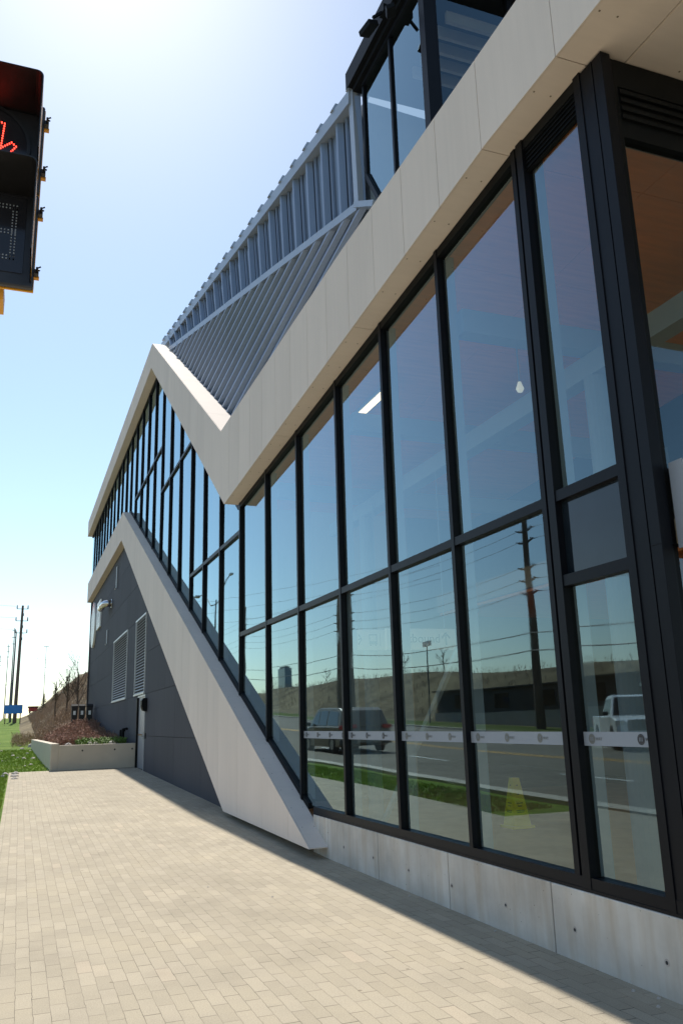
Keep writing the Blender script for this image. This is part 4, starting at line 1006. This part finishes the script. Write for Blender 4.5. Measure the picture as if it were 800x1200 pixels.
q = MB(); q.box(-1.55, .28, 97, 97.12, 3.35, 4.25); q.build('board', 'blueboard', bb_)
for x in (-1.4, .1):
    q = MB(); q.box(x-.05, x+.05, 97.02, 97.10, 2.2, 3.35); q.build('leg', 'polewood', bb_)
rv = empty('parked_trailer', (1.9, 120, 4.6), 'small red and dark trailer parked far off at the foot of the bank', 'trailer')
zt = 3.7
q = MB(); q.box(1.1, 2.2, 118, 121, zt+.3, zt+.75); q.build('trailer_body', 'red', rv)
q = MB(); q.box(1.0, 2.3, 117.8, 121.2, zt+.75, zt+.9); q.build('roof', 'signal_black', rv)
for x in (1.25, 2.05):
    q = MB(); q.tube([(x-.1, 118.6, zt+.3), (x+.1, 118.6, zt+.3)], .3, 14); q.build('wheel', 'rubber', rv)

def wire(pts, sag, r_, label, group, name='overhead_wire'):
    q = MB()
    P = []
    for a, b in zip(pts, pts[1:]):
        a = Vector(a); b = Vector(b)
        for i in range(16):
            t = i/16; p = a.lerp(b, t); p.z -= sag*4*t*(1-t); P.append(p)
    P.append(Vector(pts[-1])); q.tube(P, r_, 4)
    tag(q.build(name, 'wire'), label, 'wire', group)
for (z, s, lab) in ((15.2, -1, 'top left'), (13.9, -1, 'middle left'), (12.6, -1, 'lowest left')):
    wire([(-1.1, 100, z), (-30, 70, z+2)], 1.2, .012, f'{lab} wire running left from the leaning wooden pole', 'wires at the leaning pole')
for (z, lab) in ((7.9, 'upper'), (7.0, 'middle'), (6.1, 'lower')):
    wire([(.2, 100, z+1.6), (22, 130, z+3.2)], .5, .012, f'{lab} faint wire running right from the leaning pole over the bank', 'wires over the bank')
wire([(-.2, 100, 12.2), (6.3, 150, 7.5)], .3, .012, 'guy wire slanting down to the right from the leaning pole', 'guy wires of the leaning pole')

# ================================================================== ACROSS THE ROAD (seen in the glass)
twigs('berm_brush', 1800, lambda: (random.uniform(-45, -30), random.uniform(35, 190)), lambda x, y: hterr(x, y), .25, .8, ['brush', 'tantwig'], 'dry grass tufts and low brush on the grassy berm across the road', 'brush', .02, .6, 2)
def big_pole(x, y, h_, label, arms):
    z = gz(y); p = empty('power_pole', (x, y, z), label, 'utility pole', 'power poles across the road')
    q = MB(); q.tube([(x, y, z-.1), (x, y, z+h_)], [.33, .17], 14); q.build('pole', 'polewood', p)
    for a_ in arms:
        q = MB(); q.bar((x, y, a_), (x, y+.5, a_+.1), .04, .04); q.bar((x, y, a_), (x, y-.5, a_+.1), .04, .04); q.build('crossarm', 'polesteel', p)
        for s in (-1, 1): q = MB(); q.tube([(x, y+s*.3, a_+.05), (x, y+s*.85, a_+.16)], [.09, .06], 6); q.tube([(x-.2, y+s*.85, a_+.16), (x+.2, y+s*.85, a_+.2)], .035, 6); q.build('insulator', 'insulator', p)
    return p
AR = [13.75, 12.95, 11.15, 10.3, 9.45]
big_pole(-24, 46.6, 14.0, 'nearest tall power pole across the road, mirrored in the large pane', AR)
big_pole(-24, 81, 14.0, 'power pole across the road mirrored behind the fourth mullion', [a+1.3 for a in AR])
big_pole(-24, 125, 16.0, 'farthest power pole across the road with stacked crossarms', [a+3.2 for a in AR])
big_pole(-24, 8, 14.0, 'power pole across the road nearest the photographer', [a-1 for a in AR])
for k, a_ in enumerate(AR):
    for s, sn in ((.05, 'single'),):
        wire([(-24+s, 8, a_-.8), (-24+s, 46.6, a_+.22), (-24+s, 81, a_+1.5), (-24+s, 125, a_+3.4), (-24+s, 190, a_+5)], .7, .014, f'{("topmost","second highest","middle","second lowest","lowest")[k]} thin conductor on the insulators of the power poles', 'power line wires')
wire([(-23.7, 8, 6.2), (-23.7, 46.6, 6.96), (-23.7, 81, 8.3), (-23.7, 125, 9.6), (-23.7, 190, 11)], .6, .03, 'upper thick cable low on the power poles', 'power line cables')
wire([(-23.7, 8, 5.1), (-23.7, 46.6, 5.83), (-23.7, 81, 7.0), (-23.7, 125, 8.2), (-23.7, 190, 10)], .6, .035, 'lowest thick cable on the power poles', 'power line cables')
# twin floodlight mast and double-arm street light
ms = empty('floodlight_mast', (-24, 61.6, 1.2), 'slim mast with two square floodlights mirrored above the grassy berm', 'lamp post')
q = MB(); q.tube([(-24, 61.6, 1.1), (-24, 61.6, 7.4)], [.07, .05], 8); q.build('post', 'polesteel', ms)
for dy in (.35, -.35):
    q = MB(); q.box(-24.1, -23.85, 61.6+dy-.28, 61.6+dy+.28, 7.35, 7.75); q.build('lamp_head', 'galv', ms)
sl_ = empty('street_light', (-18.6+.0, 119, gz(119)), 'tall street light with two curved arms mirrored in the far panes', 'lamp post')
sx_, sy_ = -20.6, 131.0
q = MB(); q.tube([(sx_, sy_, 3.0), (sx_, sy_, 21.3)], [.2, .11], 10); q.build('post', 'polesteel', sl_)
for s in (-1, 1):
    q = MB(); q.tube([(sx_, sy_, 20.6), (sx_, sy_+s*3, 20.7), (sx_, sy_+s*5, 21.6), (sx_, sy_+s*8, 23.0), (sx_, sy_+s*11, 23.3)], .09, 8); q.build('arm', 'polesteel', sl_)
    q = MB(); q.box(sx_-.3, sx_+.3, sy_+s*11-.3, sy_+s*11+1.6*s, 23.15, 23.4); q.build('lamp_head', 'galv', sl_)
tw = empty('office_tower', (-60, 218, 8), 'blue glass tower block rising behind the berm', 'building')
q = MB(); q.box(-62, -60, 214.5, 220.5, 3, 15.4); q.build('facade', 'tower', tw)
q = MB(); q.box(-61.7, -60.3, 215, 220, 15.4, 15.9); q.build('roof', 'polesteel', tw)
# low dark building with pale base
lb = empty('low_building', (-28, 50, .9), 'long low dark building with a pale base across the road', 'building')
zg = .9
q = MB(); q.box(-32, -27, 40, 66, 2.0, 3.75); q.build('wall', 'dark_hall', lb)
q = MB(); q.box(-32.2, -26.85, 39.8, 66.2, .4, 2.0); q.build('base_wall', 'pale_wall', lb)
q = MB(); q.box(-32.2, -26.7, 39.6, 66.3, 3.75, 3.86); q.build('roof', 'dark_hall', lb)
for y in (44, 50, 56, 62):
    q = MB(); q.box(-27.02, -26.98, y-1.0, y+1.0, 2.3, 3.4); q.build('window', 'carglass', lb)
lc = empty('roadside_kiosk', (-26, 33, .5), 'brown flat-roofed building with a white roof edge behind the pickup', 'building')
q = MB(); q.box(-31, -26.5, 22, 38.6, .2, 3.0); q.build('wall', 'brown_wall', lc)
q = MB(); q.box(-31.3, -26.2, 21.6, 39, 3.0, 3.16); q.build('roof', 'white', lc)
for y in (25, 29, 33, 36.5):
    q = MB(); q.box(-26.51, -26.47, y-.8, y+.8, 1.2, 2.4); q.build('window', 'carglass', lc)
for i, (x, y, h_) in enumerate(((-46, 100, 3.5), (-46, 113, 4), (-47, 118, 3.5), (-48, 150, 4), (-48, 185, 5), (-49, 196, 5))):
    bare_tree(x, y, hterr(x, y), h_, 'bushy leafless tree on the crest of the grassy berm', 'bare trees on the berm crest', .09, .9, 4, 20+i)

# vehicles --------------------------------------------------------
def vehicle(name, label, cat, origin, dirn, paint_, L, W, low_prof, cab_prof, cab_w, side_win, front_win, rear_win, wheels, wr, lights):
    """dirn=+1 drives to +Y. profiles are (l, z), l from the rear"""
    ox, oy, oz = origin; e = empty(name, origin, label, cat)
    T = lambda l, z: (oy+dirn*(l-L/2), oz+z)
    q = MB(); q.prism_x([T(*p) for p in low_prof], ox-W/2, ox+W/2); q.build('body', paint_, e, bevel=.05)
    z0 = min(z for _, z in cab_prof); z1 = max(z for _, z in cab_prof)
    hw = lambda z: W/2-.04-(W/2-.04-cab_w)*(z-z0)/(z1-z0)
    q = MB(); n = len(cab_prof)
    vs = [(ox-hw(z), *T(l, z)) for l, z in cab_prof]+[(ox+hw(z), *T(l, z)) for l, z in cab_prof]
    q.add(vs, [tuple(range(n)), tuple(range(n, 2*n))[::-1]]+[(i, n+i, n+(i+1)%n, (i+1)%n) for i in range(n)]); q.build('cabin', paint_, e, bevel=.03)
    for poly in side_win:
        q = MB()
        for s in (-1, 1):
            vs = [(ox+s*(hw(z)+.008), *T(l, z)) for l, z in poly]; q.add(vs, [tuple(range(len(vs)))])
        q.build('side_window', 'carglass', e)
    for nm, (a, b) in (('windscreen', front_win), ('rear_window', rear_win)):
        q = MB(); off = .012*(1 if nm == 'windscreen' else -1)*dirn
        P = [(-1, a), (1, a), (1, b), (-1, b)]
        vs = [(ox+s*(hw(p[1])-.06), T(*p)[0]+off, T(*p)[1]+.012) for s, p in P]; q.add(vs, [(0,1,2,3)]); q.build(nm, 'carglass', e)
    for l in wheels:
        for s in (-1, 1):
            yy = T(l, 0)[0]; xx = ox+s*(W/2-.10)
            q = MB(); q.tube([(xx-s*.11, yy, oz+wr), (xx+s*.115, yy, oz+wr)], wr, 24); wh = q.build('wheel', 'rubber', e, loc=(0, 0, 0))
            q = MB(); q.tube([(xx+s*.08, yy, oz+wr), (xx+s*.125, yy, oz+wr)], wr*.62, 20); sub(q, 'rim', 'rim', e, wh)
        q = MB()
        for s in (-1, 1):
            n2 = 14; yy = T(l, 0)[0]; vs = [(ox+s*(W/2+.004), yy+(wr+.07)*math.cos(math.pi*i/n2), oz+wr+(wr+.07)*math.sin(math.pi*i/n2)) for i in range(n2+1)]
            q.add(vs+[(ox+s*(W/2+.004), yy+(wr+.07), oz+.22), (ox+s*(W/2+.004), yy-(wr+.07), oz+.22)][::1], [tuple(range(n2+1))])
        q.build('wheel_arch', 'rubber', e)
    for (nm, mat, l, z, hh) in lights:
        for s in (-1, 1):
            q = MB(); y_, z_ = T(l, z); q.box(ox+s*(W/2-.16)-.17, ox+s*(W/2-.16)+.17, y_-.06, y_+.06, z_-hh/2, z_+hh/2); q.build(nm, mat, e, bevel=.02)
    q = MB()
    for s in (-1, 1): y_, z_ = T(*front_win[0]); q.box(ox+s*(W/2+.09)-.10, ox+s*(W/2+.09)+.10, y_-dirn*.35-.06, y_-dirn*.35+.06, z_+.0, z_+.15)
    q.build('door_mirror', 'signal_black', e, bevel=.02)
    return e
gy = 29.8
vehicle('minivan', 'taupe minivan driving past, mirrored in the middle panes', 'car', (-5.6, 33.8, gz(33.8)-.04), 1, 'silver_car', 4.9, 1.85,
    [(0,.35),(0.02,.85),(.12,1.05),(3.7,1.05),(4.6,.92),(4.88,.72),(4.9,.35),(4.3,.24),(.4,.24)],
    [(.06,1.0),(.32,1.62),(.6,1.74),(2.8,1.78),(3.15,1.70),(4.05,1.0)], .68,
    [[(.35,1.08),(.55,1.58),(1.55,1.64),(1.55,1.08)],[(1.65,1.08),(1.65,1.64),(2.55,1.65),(2.55,1.08)],[(2.65,1.08),(2.65,1.65),(3.0,1.60),(3.65,1.08)]],
    ((3.95,1.06),(3.18,1.66)), ((.12,1.1),(.34,1.6)), (.95, 3.95), .33,
    [('headlight','headlight',4.82,.78,.14),('tail_light','taillight',.05,1.0,.15),('bumper_corner','signal_black',.03,.42,.2)])
pk = vehicle('pickup_truck', 'pale silver pickup truck across the road mirrored in the end pane', 'pickup truck', (-14.9, 26.6, gz(26.6)-.04), -1, 'white_car', 5.7, 2.0,
    [(0,.55),(0,1.12),(.05,1.18),(2.25,1.18),(2.3,1.15),(4.3,1.18),(5.35,1.10),(5.65,.95),(5.7,.5),(5.2,.4),(.4,.42)],
    [(2.2,1.12),(2.3,1.82),(2.6,1.93),(3.5,1.95),(3.8,1.9),(4.5,1.14)], .72,
    [[(2.42,1.25),(2.45,1.78),(3.15,1.82),(3.15,1.25)],[(3.22,1.25),(3.22,1.82),(3.62,1.82),(4.05,1.25)]],
    ((4.45,1.2),(3.83,1.86)), ((2.2,1.25),(2.29,1.75)), (1.1, 4.6), .40,
    [('headlight','headlight',5.6,.92,.22),('tail_light','taillight',.02,.95,.3)])
pk.rotation_euler = (0, 0, R(30))
q = MB(); q.box(-14.9-.6, -14.9+.6, 26.6-2.87, 26.6-2.83, gz(26.6)+.62, gz(26.6)+1.0); q.build('grille', 'signal_black', pk)
vehicle('parked_sedan', 'white sedan just beyond the pickup truck', 'car', (-19.0+.9, 24.4, gz(24.4)+.25), -1, 'white_car', 4.6, 1.8,
    [(0,.35),(0.02,.9),(.3,1.0),(3.4,1.0),(4.45,.85),(4.6,.6),(4.6,.35),(4.2,.22),(.4,.22)],
    [(.7,.95),(1.35,1.38),(1.8,1.46),(2.7,1.46),(3.0,1.4),(3.75,.95)], .62,
    [[(1.05,1.0),(1.45,1.34),(2.1,1.38),(2.1,1.0)],[(2.18,1.0),(2.18,1.38),(2.8,1.36),(3.3,1.0)]],
    ((3.65,1.0),(3.02,1.36)), ((.8,1.0),(1.33,1.34)), (.85, 3.75), .32,
    [('headlight','headlight',4.5,.72,.14),('tail_light','taillight',.06,.8,.16)])
